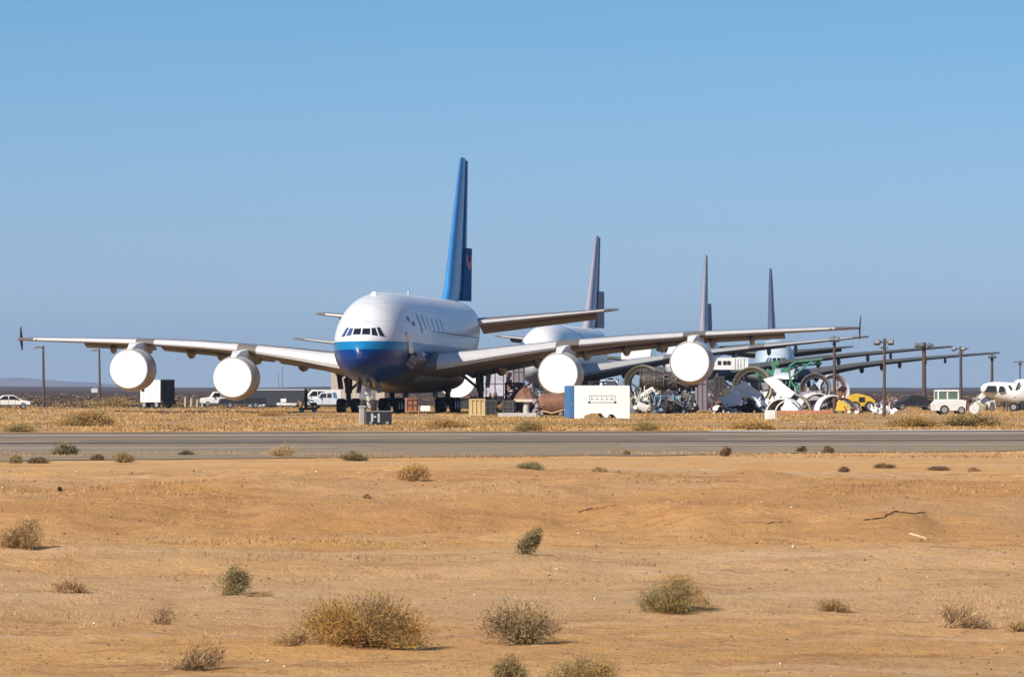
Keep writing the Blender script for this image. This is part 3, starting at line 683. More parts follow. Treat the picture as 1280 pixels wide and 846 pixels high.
for px, ty, lb in ((348, 466, 'short faint radio mast above the dark trailer, left of the taller mast'), (353, 458, 'tall thin radio mast above the dark trailer')):
    d = 900; o = empty('radio_mast', (X(px, d), d, 0), 0, lb, 'mast')
    h = Z(ty, d); MB().tube((0, 0, 0), (0, 0, h), .1, .06, 6).build('mast_tube', M['mauve'], o)
    MB().box((0, 0, h*.8), (.5, .1, .1)).build('antenna_bar', M['mauve'], o)

# ==================================================================== VEHICLES AND BOXES
def wheels(root, pts, r=.36, w_=.24):           # wheels of a vehicle whose length runs along x
    for x, y in pts:
        o = MB().lathe([(-w_/2, r*.6), (-w_/2, r*.93), (0, r), (w_/2, r*.93), (w_/2, r*.6)], (x, y, r), 'Y', 20).build('wheel', M['tyre'], root, True)
        MB().lathe([(-w_*.52, .02), (-w_*.52, r*.6), (w_*.52, r*.6), (w_*.52, .02)], (x, y, r), 'Y', 16).build('rim', M['hub'], o, True)
def car(name, label, cat, px, by, d=None, rz=0, L_=4.7, W_=1.85, prof=None, wins=(), m='white', r=.36, wx=None, scale=1.0):
    d = d or D(by); root = empty(name, (X(px, d), d, 0), rz, label, cat); root.scale = (scale,)*3
    b_ = MB().prism(prof, -W_/2, W_/2); ob = b_.build('body', M[m], root, True, 30)
    bv = ob.modifiers.new('bevel', 'BEVEL'); bv.width = .05; bv.segments = 2; bv.limit_method = 'ANGLE'
    for q in wins:
        w_ = MB().prism(q, -W_/2-.012, W_/2+.012); w_.build('window', M['glass'], root)
    wx = wx or (-L_*.31, L_*.31)
    wheels(root, [(x, s*(W_/2-.12)) for x in wx for s in (-1, 1)], r)
    x0 = min(p[0] for p in prof); x1 = max(p[0] for p in prof)
    for s in (-1, 1):
        MB().box((x0+.02, s*(W_/2-.25), .78), (.06, .3, .16)).build('headlight', M['lip'], root)
        MB().box((x1-.02, s*(W_/2-.25), .85), (.06, .2, .2)).build('tail_light', M['rust'], root)
    MB().box((0, 0, .42), (L_*.96, W_*1.01, .12)).build('sill', M['gear'], root)
    for s in (-1, 1): MB().box((min(q[0][0] for q in wins)+.35, s*(W_/2+.1), 1.15), (.12, .2, .16), bev=.03).build('mirror', M['black'], root)
    for s in (-1, 1):
        dl = MB()
        for xx_ in (-.62 if L_ > 4.8 else -.6, .16, 1.05): dl.box((xx_, s*(W_/2+.004), .82), (.025, .012, .66))
        dl.build('door_seam', M['gear'], root)
    MB().box((x0-.03, 0, .5), (.12, W_*.96, .2), bev=.03).build('bumper', M['gear'], root)
    return root
SUV = [(-2.3, .4), (2.3, .4), (2.32, 1.0), (2.2, 1.75), (1.9, 1.86), (-.7, 1.86), (-1.15, 1.2), (-2.2, 1.08), (-2.34, .85)]
car('suv', 'white boxy off-road car parked left of the dark trailer', 'car', 274, 508.5, rz=.12, prof=SUV,
    wins=([(-.95, 1.2), (-.62, 1.72), (.1, 1.72), (.1, 1.2)], [(.2, 1.2), (.2, 1.72), (1.0, 1.72), (1.0, 1.2)], [(1.1, 1.2), (1.1, 1.72), (1.9, 1.72), (2.0, 1.2)]))
SEDAN = [(-2.3, .35), (2.3, .35), (2.3, .9), (1.5, 1.0), (.75, 1.5), (-.4, 1.52), (-1.3, 1.0), (-2.2, .85)]
car('car', 'white sedan with dark windscreen cut off by the left edge', 'car', 12, 511, rz=pi+.15, prof=SEDAN, wins=([(-1.1, 1.0), (-.42, 1.42), (.1, 1.44), (.1, 1.0)], [(.2, 1.0), (.2, 1.44), (.68, 1.42), (1.3, 1.0)]))
PICK = [(-2.7, .45), (2.7, .45), (2.7, 1.15), (.7, 1.15), (.55, 1.8), (-.75, 1.82), (-1.25, 1.2), (-2.55, 1.08), (-2.72, .8)]
car('pickup_truck', 'dark pickup half hidden below the inner left engine cover', 'truck', 303, 510, rz=.1, prof=PICK, m='black', wins=([(-1.05, 1.2), (-.68, 1.7), (-.15, 1.7), (-.15, 1.2)], [(-.05, 1.2), (-.05, 1.7), (.42, 1.7), (.5, 1.2)]))
car('pickup_truck', 'silver pickup with dark cab windows behind the right wheels of the blue-nosed airliner', 'truck', 412, 510.5, rz=-.2, L_=5.2, prof=PICK, m='silver', wins=([(-1.05, 1.2), (-.68, 1.7), (-.15, 1.7), (-.15, 1.2)], [(-.05, 1.2), (-.05, 1.7), (.42, 1.7), (.5, 1.2)]))
VAN = [(-2.4, .4), (2.4, .4), (2.4, 2.0), (2.2, 2.1), (-1.2, 2.1), (-1.9, 1.3), (-2.4, 1.1)]
car('van', 'white van with a rounded front beside the dark jack stand', 'van', 402, 508, rz=.1, prof=VAN, wins=([(-1.7, 1.3), (-1.15, 1.9), (-.6, 1.9), (-.6, 1.3)], [(-.5, 1.3), (-.5, 1.9), (.3, 1.9), (.3, 1.3)]))
car('car', 'black estate car in the scrub left of the thick wooden pole', 'car', 1142, 512.5, rz=.2, prof=SEDAN, m='black', wins=([(-1.1, 1.0), (-.42, 1.42), (.1, 1.44), (.1, 1.0)],))
# white aircraft tractor
d = D(518); r0 = empty('tractor', (X(1187, d), d, 0), .12, 'white aircraft tractor with glazed cab in front of the right hand poles', 'tractor')
MB().prism([(-1.45, .35), (1.2, .35), (1.25, 1.2), (.9, 1.28), (-1.2, 1.2), (-1.5, .9)], -.95, .95).build('body', M['white'], r0)
cb = MB()
cb.box((-.25, 0, 2.05), (1.9, 1.7, .14), bev=.05)
for a in (-1.15, -.35, .6):
    for b_ in (-.75, .75): cb.box((a, b_, 1.6), (.12, .12, .85))
cb.box((-.25, 0, 1.25), (1.85, 1.6, .12)); cab = cb.build('cab', M['white'], r0)
MB().box((-.75, -.76, 1.62), (.66, .03, .62)).box((.12, -.76, 1.62), (.80, .03, .62)).box((-1.17, 0, 1.62), (.03, 1.3, .6)).build('window', mat('green_glass', (.10, .16, .12), .15), cab)
wheels(r0, [(-.65, -.86), (-.65, .86)], .42, .3)
wheels(r0, [(.85, -.80), (.85, .80)], .36, .3)
MB().box((1.35, 0, .7), (.5, 1.7, .7), bev=.08).build('rear_deck', M['rust'], r0)
MB().lathe([(-.1, .02), (-.1, .42), (.1, .42), (.1, .02)], (1.95, -.9, .48), 'Y', 20).build('spare_wheel', M['white'], r0)
# box truck
d = 590; r0 = empty('box_truck', (X(196, d), d, 0), R(-38), 'white box truck body with dark rear frame below the outer left engine', 'truck')
bb = MB(); bb.box((0, 0, 1.95), (3.1, 2.2, 2.5), bev=.04); bx_ = bb.build('cargo_box', M['white'], r0)
for k in (-1.0, 0, 1.0): MB().box((k, -1.115, 1.95), (.06, .03, 2.3)).build('panel_rib', M['lip'], bx_)
MB().box((-1.1, -1.13, 2.3), (.45, .04, .8)).build('hatch', M['black'], bx_)
fr = MB()
for b_ in (-1.05, -.2, .55, 1.05): fr.box((1.62, b_, 2.0), (.1, .22, 2.45))
fr.box((1.62, 0, 3.2), (.12, 2.2, .12)); fr.box((1.75, 0, .7), (.3, 2.2, .5)); fr.box((1.60, 0, 2.0), (.03, 2.0, 2.2)); fr.build('rear_frame', M['dark'], r0)
MB().box((0, 0, .55), (3.0, .9, .25)).box((-1.2, 0, .3), (.2, .2, .6)).build('chassis', M['dark'], r0)
wheels(r0, [(-1.0, -.95), (-1.0, .95), (.9, -.95), (.9, .95)], .42)
# dark trailer with pale roof edge
d = 610; r0 = empty('trailer', (X(345, d), d, 0), .02, 'long dark curtain-sided trailer with pale roof edge behind the inner left engine', 'trailer')
MB().box((0, 0, 1.15), (7.4, 2.4, 1.8)).build('curtain', M['curtain'], r0)
MB().box((0, 0, 2.11), (7.6, 2.5, .12)).box((3.65, -1.24, 1.1), (.12, .06, 1.9)).build('roof_edge', mat('pale_roof_edge', (.45, .47, .5), .5), r0)
MB().box((0, 0, .2), (7.3, 1.6, .12)).build('chassis', M['dark'], r0)
wheels(r0, [(-2.6, -1.0), (2.2, -1.0), (3.0, -1.0)], .3)
# jack stand
d = D(515); r0 = empty('jack_stand', (X(385, d), d, 0), .1, 'dark wheeled jack stand with a tall post left of the airliner wheels', 'jack stand')
MB().box((-.2, 0, 1.3), (.28, .28, 1.9)).tube((-.2, 0, 1.3), (.6, 0, .4), .06).tube((-.2, 0, 1.9), (-.55, 0, .4), .05).build('post', mat('plum_steel', (.05, .03, .06), .6), r0)
MB().box((0, 0, .32), (1.7, 1.1, .22)).box((.55, 0, .75), (.55, .7, .35), bev=.08).box((.2, -.4, 1.15), (.7, .1, .1), ry=.3).build('base', M['rust'], r0)
wheels(r0, [(-.6, -.5), (.6, -.5), (-.6, .5), (.6, .5)], .22, .15)
# low white cart
d = 600
r0 = empty('cart', (X(357, d), d, 0), .1, 'low white flat cart with a small white tank in front of the dark trailer', 'cart')
MB().prism([(-1.0, .3), (1.0, .3), (1.3, .55), (-1.0, .62)], -.5, .5).build('bed', M['white'], r0); MB().lathe([(-.3, .02), (-.3, .22), (.3, .22), (.3, .02)], (-.25, 0, .85), 'X', 14).build('tank', M['bright'], r0, True); wheels(r0, [(-.6, -.45), (.6, -.45)], .2, .12)
r0 = empty('cart', (X(321, d), d, 0), 0, 'low white flat cart right of the dark pickup', 'cart')
MB().prism([(-.9, .22), (.9, .22), (1.0, .42), (-.9, .5)], -.5, .5).build('bed', M['white'], r0); wheels(r0, [(-.6, -.45), (.6, -.45)], .16, .1)
# far sheds
d = 1050; r0 = empty('shed', (X(447, d), d, 0), .1, 'beige metal shed with a gable roof seen behind the airliner nose wheels', 'shed')
MB().box((0, 0, 3.0), (10, 12, 6.0)).build('wall', M['beige'], r0)
MB().prism([(-5.3, 6.0), (5.3, 6.0), (0, 7.6)], -6.3, 6.3).build('roof', mat('pale_roof', (.6, .5, .4), .6), r0)
MB().box((1.5, -6.04, 2.0), (3.2, .08, 4.0)).build('door', M['greysteel'], r0)
for px, hh, ww, lb in ((118, 2.6, 3.2, 'tiny white hut far out on the plain left of the outer engine'), (868, 2.0, 3, 'tiny pale hut far out on the plain behind the scrap')):
    d = 3000; r0 = empty('hut', (X(px, d), d, 0), .2, lb, 'hut'); MB().box((0, 0, hh/2), (ww, 3, hh)).build('wall', M['white'], r0); MB().prism([(-ww*.55, hh), (ww*.55, hh), (0, hh+.7)], -1.6, 1.6).build('roof', M['greysteel'], r0)

# white container with blue end, wheel arches cut into its lower edge
d = D(523.5); px0, px1 = 717.5, 787.5; wd = (px1-px0)*d/F
r0 = empty('container', (X((px0+px1)/2, d), d, 0), R(7.5), 'white container body with blue left end standing in the dry grass', 'container')
t_ = 2.45; pr = [(-wd/2, .03)]
pr += [(-wd/2+.7, .05), (-wd/2+.8, .28), (-wd/2+1.3, .42), (-wd/2+2.0, .42), (-wd/2+2.25, .12), (-wd/2+2.45, .1), (-wd/2+2.6, .36), (-wd/2+2.9, .33), (-wd/2+3.15, .05)]
pr += [(wd/2, .03), (wd/2, t_-.06), (wd/2-.06, t_), (-wd/2, t_)]
cont = MB().prism(pr, 0, 2.3).build('body', mat('container_white', (.80, .79, .75), .55, var=.05, dirt_amt=.35, dirt=(.6, .5, .4), scale=1.4), r0)
e = MB().box((-wd/2-.21, 1.15, t_/2+.05), (.40, 2.36, t_-.12), bev=.03).build('end_panel', M['blue'], r0)
MB().box((-wd/2-.21, -.05, 1.05), (.06, .04, .1)).build('latch', M['lip'], e)
mk = MB(); mk.box((.0, -.012, 1.72), (1.95, .018, .05)); mk.box((0, -.012, 1.22), (1.95, .018, .06)); mk.box((-.95, -.012, 1.47), (.05, .018, .45)); mk.box((.95, -.012, 1.47), (.05, .018, .45))
for k in range(5): mk.box((-.7+k*.35, -.012, 1.46), (.2, .016, .05)); mk.box((-.78+k*.37, -.012, 1.5), (.05, .016, .26))
mk.build('faded_sign', M['marking'], r0)
[MB().box((q, -.014, 1.22), (.15, .03, .12)).build('bolt_plate', M['dark'], r0) for q in (-.95, .97)]
# wooden crate
d = D(520.5); r0 = empty('crate', (X(596, d), d, 0), .12, 'tall wooden crate standing in the grass under the left wing root', 'crate')
MB().box((0, 0, .72), (1.16, 1.0, 1.3)).build('panel', M['wood'], r0)
ct = MB()
for k in (-.52, -.17, .17, .52): ct.box((k, -.53, .73), (.14, .06, 1.34))
for z in (.12, 1.36): ct.box((0, -.55, z), (1.26, .06, .12))
ct.box((0, 0, .04), (1.2, .3, .08)); ct.build('batten', mat('crate_batten', (.56, .41, .2), .8, var=.15), r0)
# black ground power box with grey post, nearest thing to the taxiway
d = D(531.5); r0 = empty('power_unit', (X(473, d), d, 0), .12, 'black equipment box with pale window strips closest to the taxiway', 'equipment box')
MB().box((0, 0, .45), (1.55, .8, .74), bev=.07).build('housing', M['black'], r0)
MB().box((-.42, -.41, .48), (.13, .03, .5)).box((-.27, -.41, .52), (.2, .03, .1)).box((-.02, -.41, .45), (.12, .03, .52)).build('window', mat('pale_panel', (.4, .42, .4), .4), r0)
MB().box((0, 0, .85), (1.6, .85, .06)).build('lid', mat('grey_lid', (.2, .22, .22), .5), r0)
wheels(r0, [(-.5, -.36), (.5, -.36), (-.5, .36), (.5, .36)], .15, .1)
r0 = empty('marker_post', (X(452.5, d+1), d+1, 0), .1, 'squat grey post left of the black equipment box', 'post')
MB().box((0, 0, .55), (.34, .34, 1.1), bev=.05, taper=.9).build('post', mat('warm_grey', (.36, .31, .28), .8), r0); MB().box((0, 0, 1.14), (.42, .42, .08)).build('cap', M['concrete'], r0)
# fence stubs far left
for k, (px, h) in enumerate(((231.5, 1.15), (239, 1.05), (246.5, .85), (253, .75))):
    d = 640; lb = ['tallest pale post stub right of the box truck', 'second pale post stub right of the box truck', 'third pale post stub, shorter, nearer the white car', 'shortest pale post stub, next to the white car'][k]
    r0 = MB().tube((0, 0, -.1), (.03, 0, h), .13, .11, 10).build('post', mat('pale_post', (.5, .4, .27), .9), None, True); r0.location = (X(px, d), d, 0)
    tag(r0, lb, 'post', 'pale post stubs'); MB().box((.03, 0, h+.03), (.3, .3, .07)).build('cap', M['concrete'], r0)

# ==================================================================== SCRAP
def thing(name, label, cat, px, by=None, d=None, rz=0, group=None):
    d = d or D(by); return empty(name, (X(px, d), d, 0), rz, label, cat, group)
def box_thing(name, label, cat, px, y0, y1, wpx, m, d, depth=1.0, rz=0, extra=True, taper=1.0):
    r0 = thing(name, label, cat, px, d=d, rz=rz); z0, z1 = max(0, Z(y1, d)), Z(y0, d); w_ = wpx*d/F
    MB().box((0, 0, (z0+z1)/2), (w_, depth, z1-z0), bev=.04).build('panel', M[m], r0)
    if extra:
        e = MB(); e.box((0, -depth/2-.03, z1-.12), (w_*.96, .05, .08)); e.box((0, -depth/2-.03, (z0+z1)/2), (w_*.96, .05, .06))
        for k in (-.4, 0, .38): e.box((k*w_, -depth/2-.03, (z0+z1)/2), (.07, .05, (z1-z0)*.94))
        e.build('frame', M['gear'], r0)
    if z0 > .2:
        l_ = MB()
        for a in (-.4, .4):
            for b_ in (-.4, .4): l_.box((a*w_, b_*depth, z0/2), (.12, .12, z0))
        l_.build('leg', M['dark'], r0)
    return r0
box_thing('crate', 'small terracotta crate between the body wheels of the airliner', 'crate', 513, 498, 515, 16, 'orange', 505, 1.2, .3)
box_thing('locker', 'small white locker between the body wheels, right of the terracotta crate', 'locker', 532, 507, 515, 11, 'bright', 520, .7, .2, extra=False)
box_thing('panel_stack', 'tall scratched lilac-grey panel under the inner left wing', 'panel', 619, 461, 498, 28, 'lilac', 545, .5, -.1)
box_thing('panel_stack', 'dark mauve slab hanging frame left of the inner right engine', 'panel', 648, 452, 478, 16, 'mauve', 552, .4, .1)
box_thing('cabinet', 'black steel cabinet behind the wooden crate', 'cabinet', 613, 499, 519, 14, 'dark', 440, .8, .1)
box_thing('cabinet', 'black cabinet between the crate and the pale table', 'cabinet', 636, 500, 517, 16, 'dark', 452, .8, -.1)
box_thing('pillar', 'tall narrow mauve-grey pillar below the outer right engine', 'pillar', 877, 447, 513, 15, 'mauve', 520, .9, .1)
box_thing('rack', 'tall black rack right of the mauve-grey pillar', 'rack', 899, 470, 513, 14, 'dark', 535, 1.2, 0)
# scaffolding tower right of the pillar and left of gear
def scaffold(label, px, d, w_, h, m, rz=0, n=3, dia=True, group=None, r=.05):
    r0 = thing('scaffold', label, 'scaffold', px, d=d, rz=rz); s = MB(); dp = w_*.6
    for a in (-w_/2, w_/2):
        for b_ in (0, dp): s.tube((a, b_, 0), (a, b_, h), r)
    s.build('upright', M[m], r0, True); s = MB()
    for k in range(n+1):
        z = .15+(h-.2)*k/n
        for b_ in (0, dp): s.tube((-w_/2, b_, z), (w_/2, b_, z), r*.8)
        for a in (-w_/2, w_/2): s.tube((a, 0, z), (a, dp, z), r*.8)
    s.build('rail', M[m], r0, True)
    if dia:
        s = MB()
        for k in range(n):
            z = .15+(h-.2)*k/n; z2 = .15+(h-.2)*(k+1)/n; a = w_/2*(1 if k % 2 else -1)
            s.tube((a, 0, z), (-a, 0, z2), r*.8)
            s.tube((-a, dp, z), (a, dp, z2), r*.8)
        s.build('brace', M[m], r0, True)
    MB().box((0, dp/2, h*.55), (w_*.95, dp*.95, .05)).build('deck', M['gear'], r0)
    return r0
scaffold('faded blue steel stand with diagonal braces right of the white container', 836, 470, 1.7, 1.6, 'bluesteel', .5, 1, r=.07)
scaffold('dark scaffold between the lilac panel and the rusty wreck', 640, 480, 1.2, 2.8, 'dark', -.1, 3, r=.07)
scaffold('dark scaffold below the wing behind the white container', 752, 560, 2.4, 3.0, 'dark', .1, 3, r=.09)
scaffold('pale grey scaffold seen through the gap above the white container', 762, 600, 1.8, 3.2, 'paleblue', .1, 3, r=.09)
scaffold('black scaffold right of the tall black rack', 910, 560, 1.3, 2.6, 'dark', .15, 2, r=.08)
# green truss
d = 600; r0 = thing('truss', 'tall green steel work stand left of the grey nacelle ring', 'work stand', 1002, d=d)
s = MB(); zt = Z(452, d); pts = [(-1.4, 0, zt-.5), (-.6, 0, zt), (1.3, 0, zt+.15), (2.4, 0, zt+.3)]
for a, b_ in zip(pts[:-1], pts[1:]): s.tube(a, b_, .11); s.tube((a[0], .6, a[2]-.5), (b_[0], .6, b_[2]-.5), .09); s.tube(a, (b_[0], .6, b_[2]-.5), .06); s.tube((a[0], .6, a[2]-.5), b_, .06)
s.build('boom', M['green'], r0, True); s = MB()
for y_ in (0, .7):
    s.tube((1.2, y_, zt), (-1.3, y_, zt-1.9), .09); s.tube((-1.3, y_, zt-1.9), (-1.0, y_, zt-2.6), .11); s.tube((-1.0, y_, zt-2.6), (1.0, y_, .4), .14)
    s.tube((-1.4, y_, zt-.5), (-1.35, y_, zt-2.1), .09); s.tube((-.7, y_, zt-2.4), (1.3, y_, .7), .09); s.tube((-1.3, y_, zt-1.9), (-1.6, y_, 0), .08); s.tube((1.0, y_, .4), (1.1, y_, 0), .12)
for k in range(6): s.tube((-1.0+k*.38, 0, zt-2.6-k*.42), (-1.0+k*.38, .7, zt-2.6-k*.42), .06)
s.build('frame', M['green'], r0, True); MB().box((-1.9, .3, zt-1.0), (1.0, .9, .5), bev=.1).build('platform', M['green'], r0)
d = 640; r0 = thing('hydraulic_block', 'dark green machinery lump on a stand where the far wings meet', 'machinery', 963, d=d)
s = MB()
for k in range(9): s.box((random.uniform(-1.8, 1.8), random.uniform(-.5, .5), Z(462, d)+random.uniform(-.4, .8)), (random.uniform(.5, 1.0), .6, random.uniform(.3, .8)), ry=random.uniform(-.6, .6), bev=.06)
s.build('machinery', M['green'], r0)
s = MB(); zt = Z(462, d)
for a in (-1.5, 1.5): s.tube((a, 0, 0), (a*.8, 0, zt), .1); s.tube((a, 0, 0), (-a*.8, 0, zt), .06)
s.build('stand', M['dark'], r0)

# nacelle rings and cowlings
def cowl_ring(label, px, yc, dpx, m, d, L_=1.6, rz=0, inner='dark', core=None, thick=.30, a0=0, a1=2*pi):
    r0 = thing('nacelle_ring', label, 'nacelle', px, d=d, rz=rz); Rr = dpx/2*d/F; zc = max(Z(yc, d), Rr*1.0)
    pf = [(0, Rr-thick*.45), (-.08, Rr-thick*.2), (0, Rr-.03), (.3, Rr), (L_, Rr*.97), (L_, Rr-thick*.8), (.5, Rr-thick), (.15, Rr-thick*.9)]
    MB().lathe(pf, (0, 0, zc), 'Y', 44, close=True, a0=a0, a1=a1).build('cowl', M[m], r0, True, 40)
    MB().lathe([(.25, Rr-thick*1.02), (.22, Rr-thick*1.5), (L_*.9, Rr-thick*1.7), (L_*.9, Rr-thick*1.02)], (0, 0, zc), 'Y', 44, close=True).build('liner', M[inner], r0, True, 40)
    MB().lathe([(.40, Rr-thick*1.5), (.36, Rr-thick*1.62), (.40, Rr-thick*1.75)], (0, 0, zc), 'Y', 44).build('seal_ring', M['lip'], r0, True)
    if core:
        cz = zc
        MB().lathe([(.7, .02), (.6, Rr*.42), (.7, Rr*.62), (L_+1.3, Rr*.5), (L_+1.5, .02)], (Rr*.1, 0, cz), 'Y', 30).build('engine_core', M[core], r0, True, 40)
    st = MB(); b0 = zc-Rr
    for a in (-.55, .55):
        st.box((a*Rr, L_/2, (zc-Rr*.8)/2), (.16, L_, zc-Rr*.8 if zc-Rr*.8 > .1 else .1))
    st.box((0, L_/2, .12), (Rr*1.3, L_, .14)); st.build('cradle', M['dark'], r0)
    return r0
# partly hidden covered engine behind the hero's belly
d = 575; r0 = thing('spare_engine', 'white covered engine on a cradle, half hidden behind the wheels and wing root', 'engine', 571, d=d, rz=-.1)
zc = Z(473, d); Rr = 24*d/F
MB().lathe([(0, Rr*.96), (.1, Rr), (1.5, Rr*1.02), (3.2, Rr*.9), (4.5, Rr*.65), (4.5, .1)], (0, 0, zc), 'Y', 40).build('nacelle', M['nacelle'], r0, True, 40)
MB().lathe([(.3, Rr*1.03), (-.05, Rr*.99), (-.08, Rr*.5), (-.1, .02)], (0, 0, zc), 'Y', 40).build('inlet_cover', M['bright'], r0, True, 50)
MB().box((0, 2, .55), (2.4, 3.2, 1.1)).build('cradle', M['dark'], r0)
cowl_ring('open nacelle ring with olive lip and brown engine core right of the white container', 803, 481, 50, 'olive', 505, 1.6, -.25, core=None)
cowl_ring('olive nacelle ring standing behind the white cowling heap', 940, 484, 52, 'olive', 520, 1.2, -.25)
cowl_ring('grey nacelle ring below the far wing beside the green work stand', 1019, 486, 40, 'greysteel', 560, 1.6, -.1)
cowl_ring('pale slatted nacelle ring behind the brown floodlight pole', 1043, 488, 42, 'lilac', 590, 1.2, .35, inner='rust')
# engine core lying in ring 1
d = 500; r0 = thing('engine_core', 'stripped brown engine core on a trestle under the outer right engine', 'engine', 826, d=d, rz=-.15)
zc = Z(476, d)
MB().lathe([(-2.0, .02), (-2.0, .8), (-1.7, .95), (-.5, 1.0), (.4, .82), (1.6, .98), (1.7, .7), (3.6, .6), (3.8, .02)], (0, 0, zc), 'X', 30).build('casing', M['engine'], r0, True, 40)
s = MB()
for k in (-1.9, -.5, .4, 1.6): s.lathe([(-.05, .9), (-.05, 1.06), (.05, 1.06), (.05, .9)], (k, 0, zc), 'X', 30)
for k in range(10): s.tube((random.uniform(-1.8, 1.2), -.9, zc+random.uniform(-.9, .9)), (random.uniform(-1.6, 3), -.95, zc+random.uniform(-.8, .8)), .06)
s.build('piping', M['gear'], r0, True)
MB().box((-1.2, 0, (zc-1)/2), (.2, 1.6, zc-1)).box((1.2, 0, (zc-1)/2), (.2, 1.6, zc-1)).box((0, -.7, .2), (3.4, .14, .14)).build('trestle', M['dark'], r0)

def arc_cowl(label, px, by, rpx, m, a0, a1, d, L_=1.8, rz=0, th=.10, grp='cowling halves in the scrap heap', tilt=0, m2='gear'):
    r0 = thing('cowling_half', label, 'cowling', px, d=d, rz=rz, group=grp); Rr = rpx*d/F
    zmin = min(Rr*sin(R(a0)), Rr*sin(R(a1)), 0 if a0 < 0 < a1 or a0 < 180 < a1 else 9)
    zmin = min(Rr*sin(R(a)) for a in np.linspace(a0, a1, 30))
    c = (0, 0, -zmin+max(0, Z(by, d)))
    MB().lathe([(0, Rr), (L_*.5, Rr*1.03), (L_, Rr), (L_, Rr-th), (0, Rr-th)], c, 'Y', 26, close=True, a0=R(a0), a1=R(a1), rx=tilt).build('skin', M[m], r0, True, 40)
    s = MB()
    for k in (.15, .5, .85): s.lathe([(L_*k-.06, Rr-th), (L_*k-.06, Rr-th-.12), (L_*k+.06, Rr-th-.12), (L_*k+.06, Rr-th)], c, 'Y', 26, close=True, a0=R(a0+2), a1=R(a1-2), rx=tilt)
    s.build('rib', M[m2], r0, True)
    return r0
arc_cowl('large white curved cowling half arched over black scrap', 928, 513, 28, 'cowl', 15, 150, 488, 2.2, -.3, .35)
arc_cowl('white cowling half lying open like a shell, left of the small white block', 976, 514, 22, 'cowl', 20, 165, 470, 1.6, -.5)
arc_cowl('narrow white cowling arc nested inside the shell-like half', 985, 514, 17, 'cowl', 30, 170, 466, 1.4, -.2)
arc_cowl('cowling arc leaning right over the white triangle panel', 990, 514, 24, 'olive', 5, 80, 474, 1.4, -.2)
arc_cowl('pinkish white cowling half left of the brown floodlight pole', 1023, 514, 25, 'cowl', 60, 175, 480, 1.8, .3)
arc_cowl('small white cowling arc directly left of the brown floodlight pole', 1042, 513, 20, 'cowl', 70, 178, 462, 1.2, .3)
arc_cowl('dark brown arch right of the brown floodlight pole', 1052, 513, 20, 'rust', 10, 110, 485, 1.2, .1)
def slab(name, label, cat, px, pts, m, d, th=.12, rz=0, m2=None):
    """flat panel with a real thickness; pts are px,row corners at distance d"""
    r0 = thing(name, label, cat, px, d=d, rz=rz)
    pr = [(X(a, d)-X(px, d), max(.02, Z(b_, d))) for a, b_ in pts]
    MB().prism(pr, 0, th).build('panel', M[m], r0)
    cx = sum(p[0] for p in pr)/len(pr); cz = sum(p[1] for p in pr)/len(pr)
    MB().prism([(cx+(a-cx)*.9, cz+(b_-cz)*.9) for a, b_ in pr], th+.003, th+.08).build('back_frame', M[m2 or 'gear'], r0)
    zt = max(p[1] for p in pr)
    MB().tube((cx, th, zt*.6), (cx, th+zt*.4, 0), .06).build('prop', M['dark'], r0)
    return r0
slab('wing_panel', 'long white panel leaning diagonally above the shell-like cowlings', 'panel', 975, [(954, 474), (967, 470), (994, 491), (988, 497), (978, 497)], 'bright', 500, .25)
slab('wing_panel', 'white triangular panel standing inside the cowling shell', 'panel', 986, [(976, 514), (983, 497), (997, 510), (998, 514)], 'bright', 464, .15)
slab('wing_panel', 'light blue tarp-covered piece left of the big white cowling', 'panel', 915, [(900, 497), (912, 492), (921, 486), (927, 494), (927, 505), (906, 509)], 'paleblue', 482, .9)
slab('wing_panel', 'white wedge panel with dark slot under the arched cowling', 'panel', 935, [(916, 484), (930, 477), (952, 491), (952, 501), (930, 495), (918, 494)], 'bright', 492, .4)
slab('sheet', 'yellow sheet panel leaning right of the brown floodlight pole', 'sheet', 1055, [(1044, 513), (1048, 499), (1060, 506), (1064, 513)], 'yellow', 470, .15)
slab('sheet', 'long reddish brown slab lying in front of the cowlings', 'slab', 1003, [(970, 517), (971, 513), (1040, 513), (1042, 517)], 'orange', 455, 1.0)
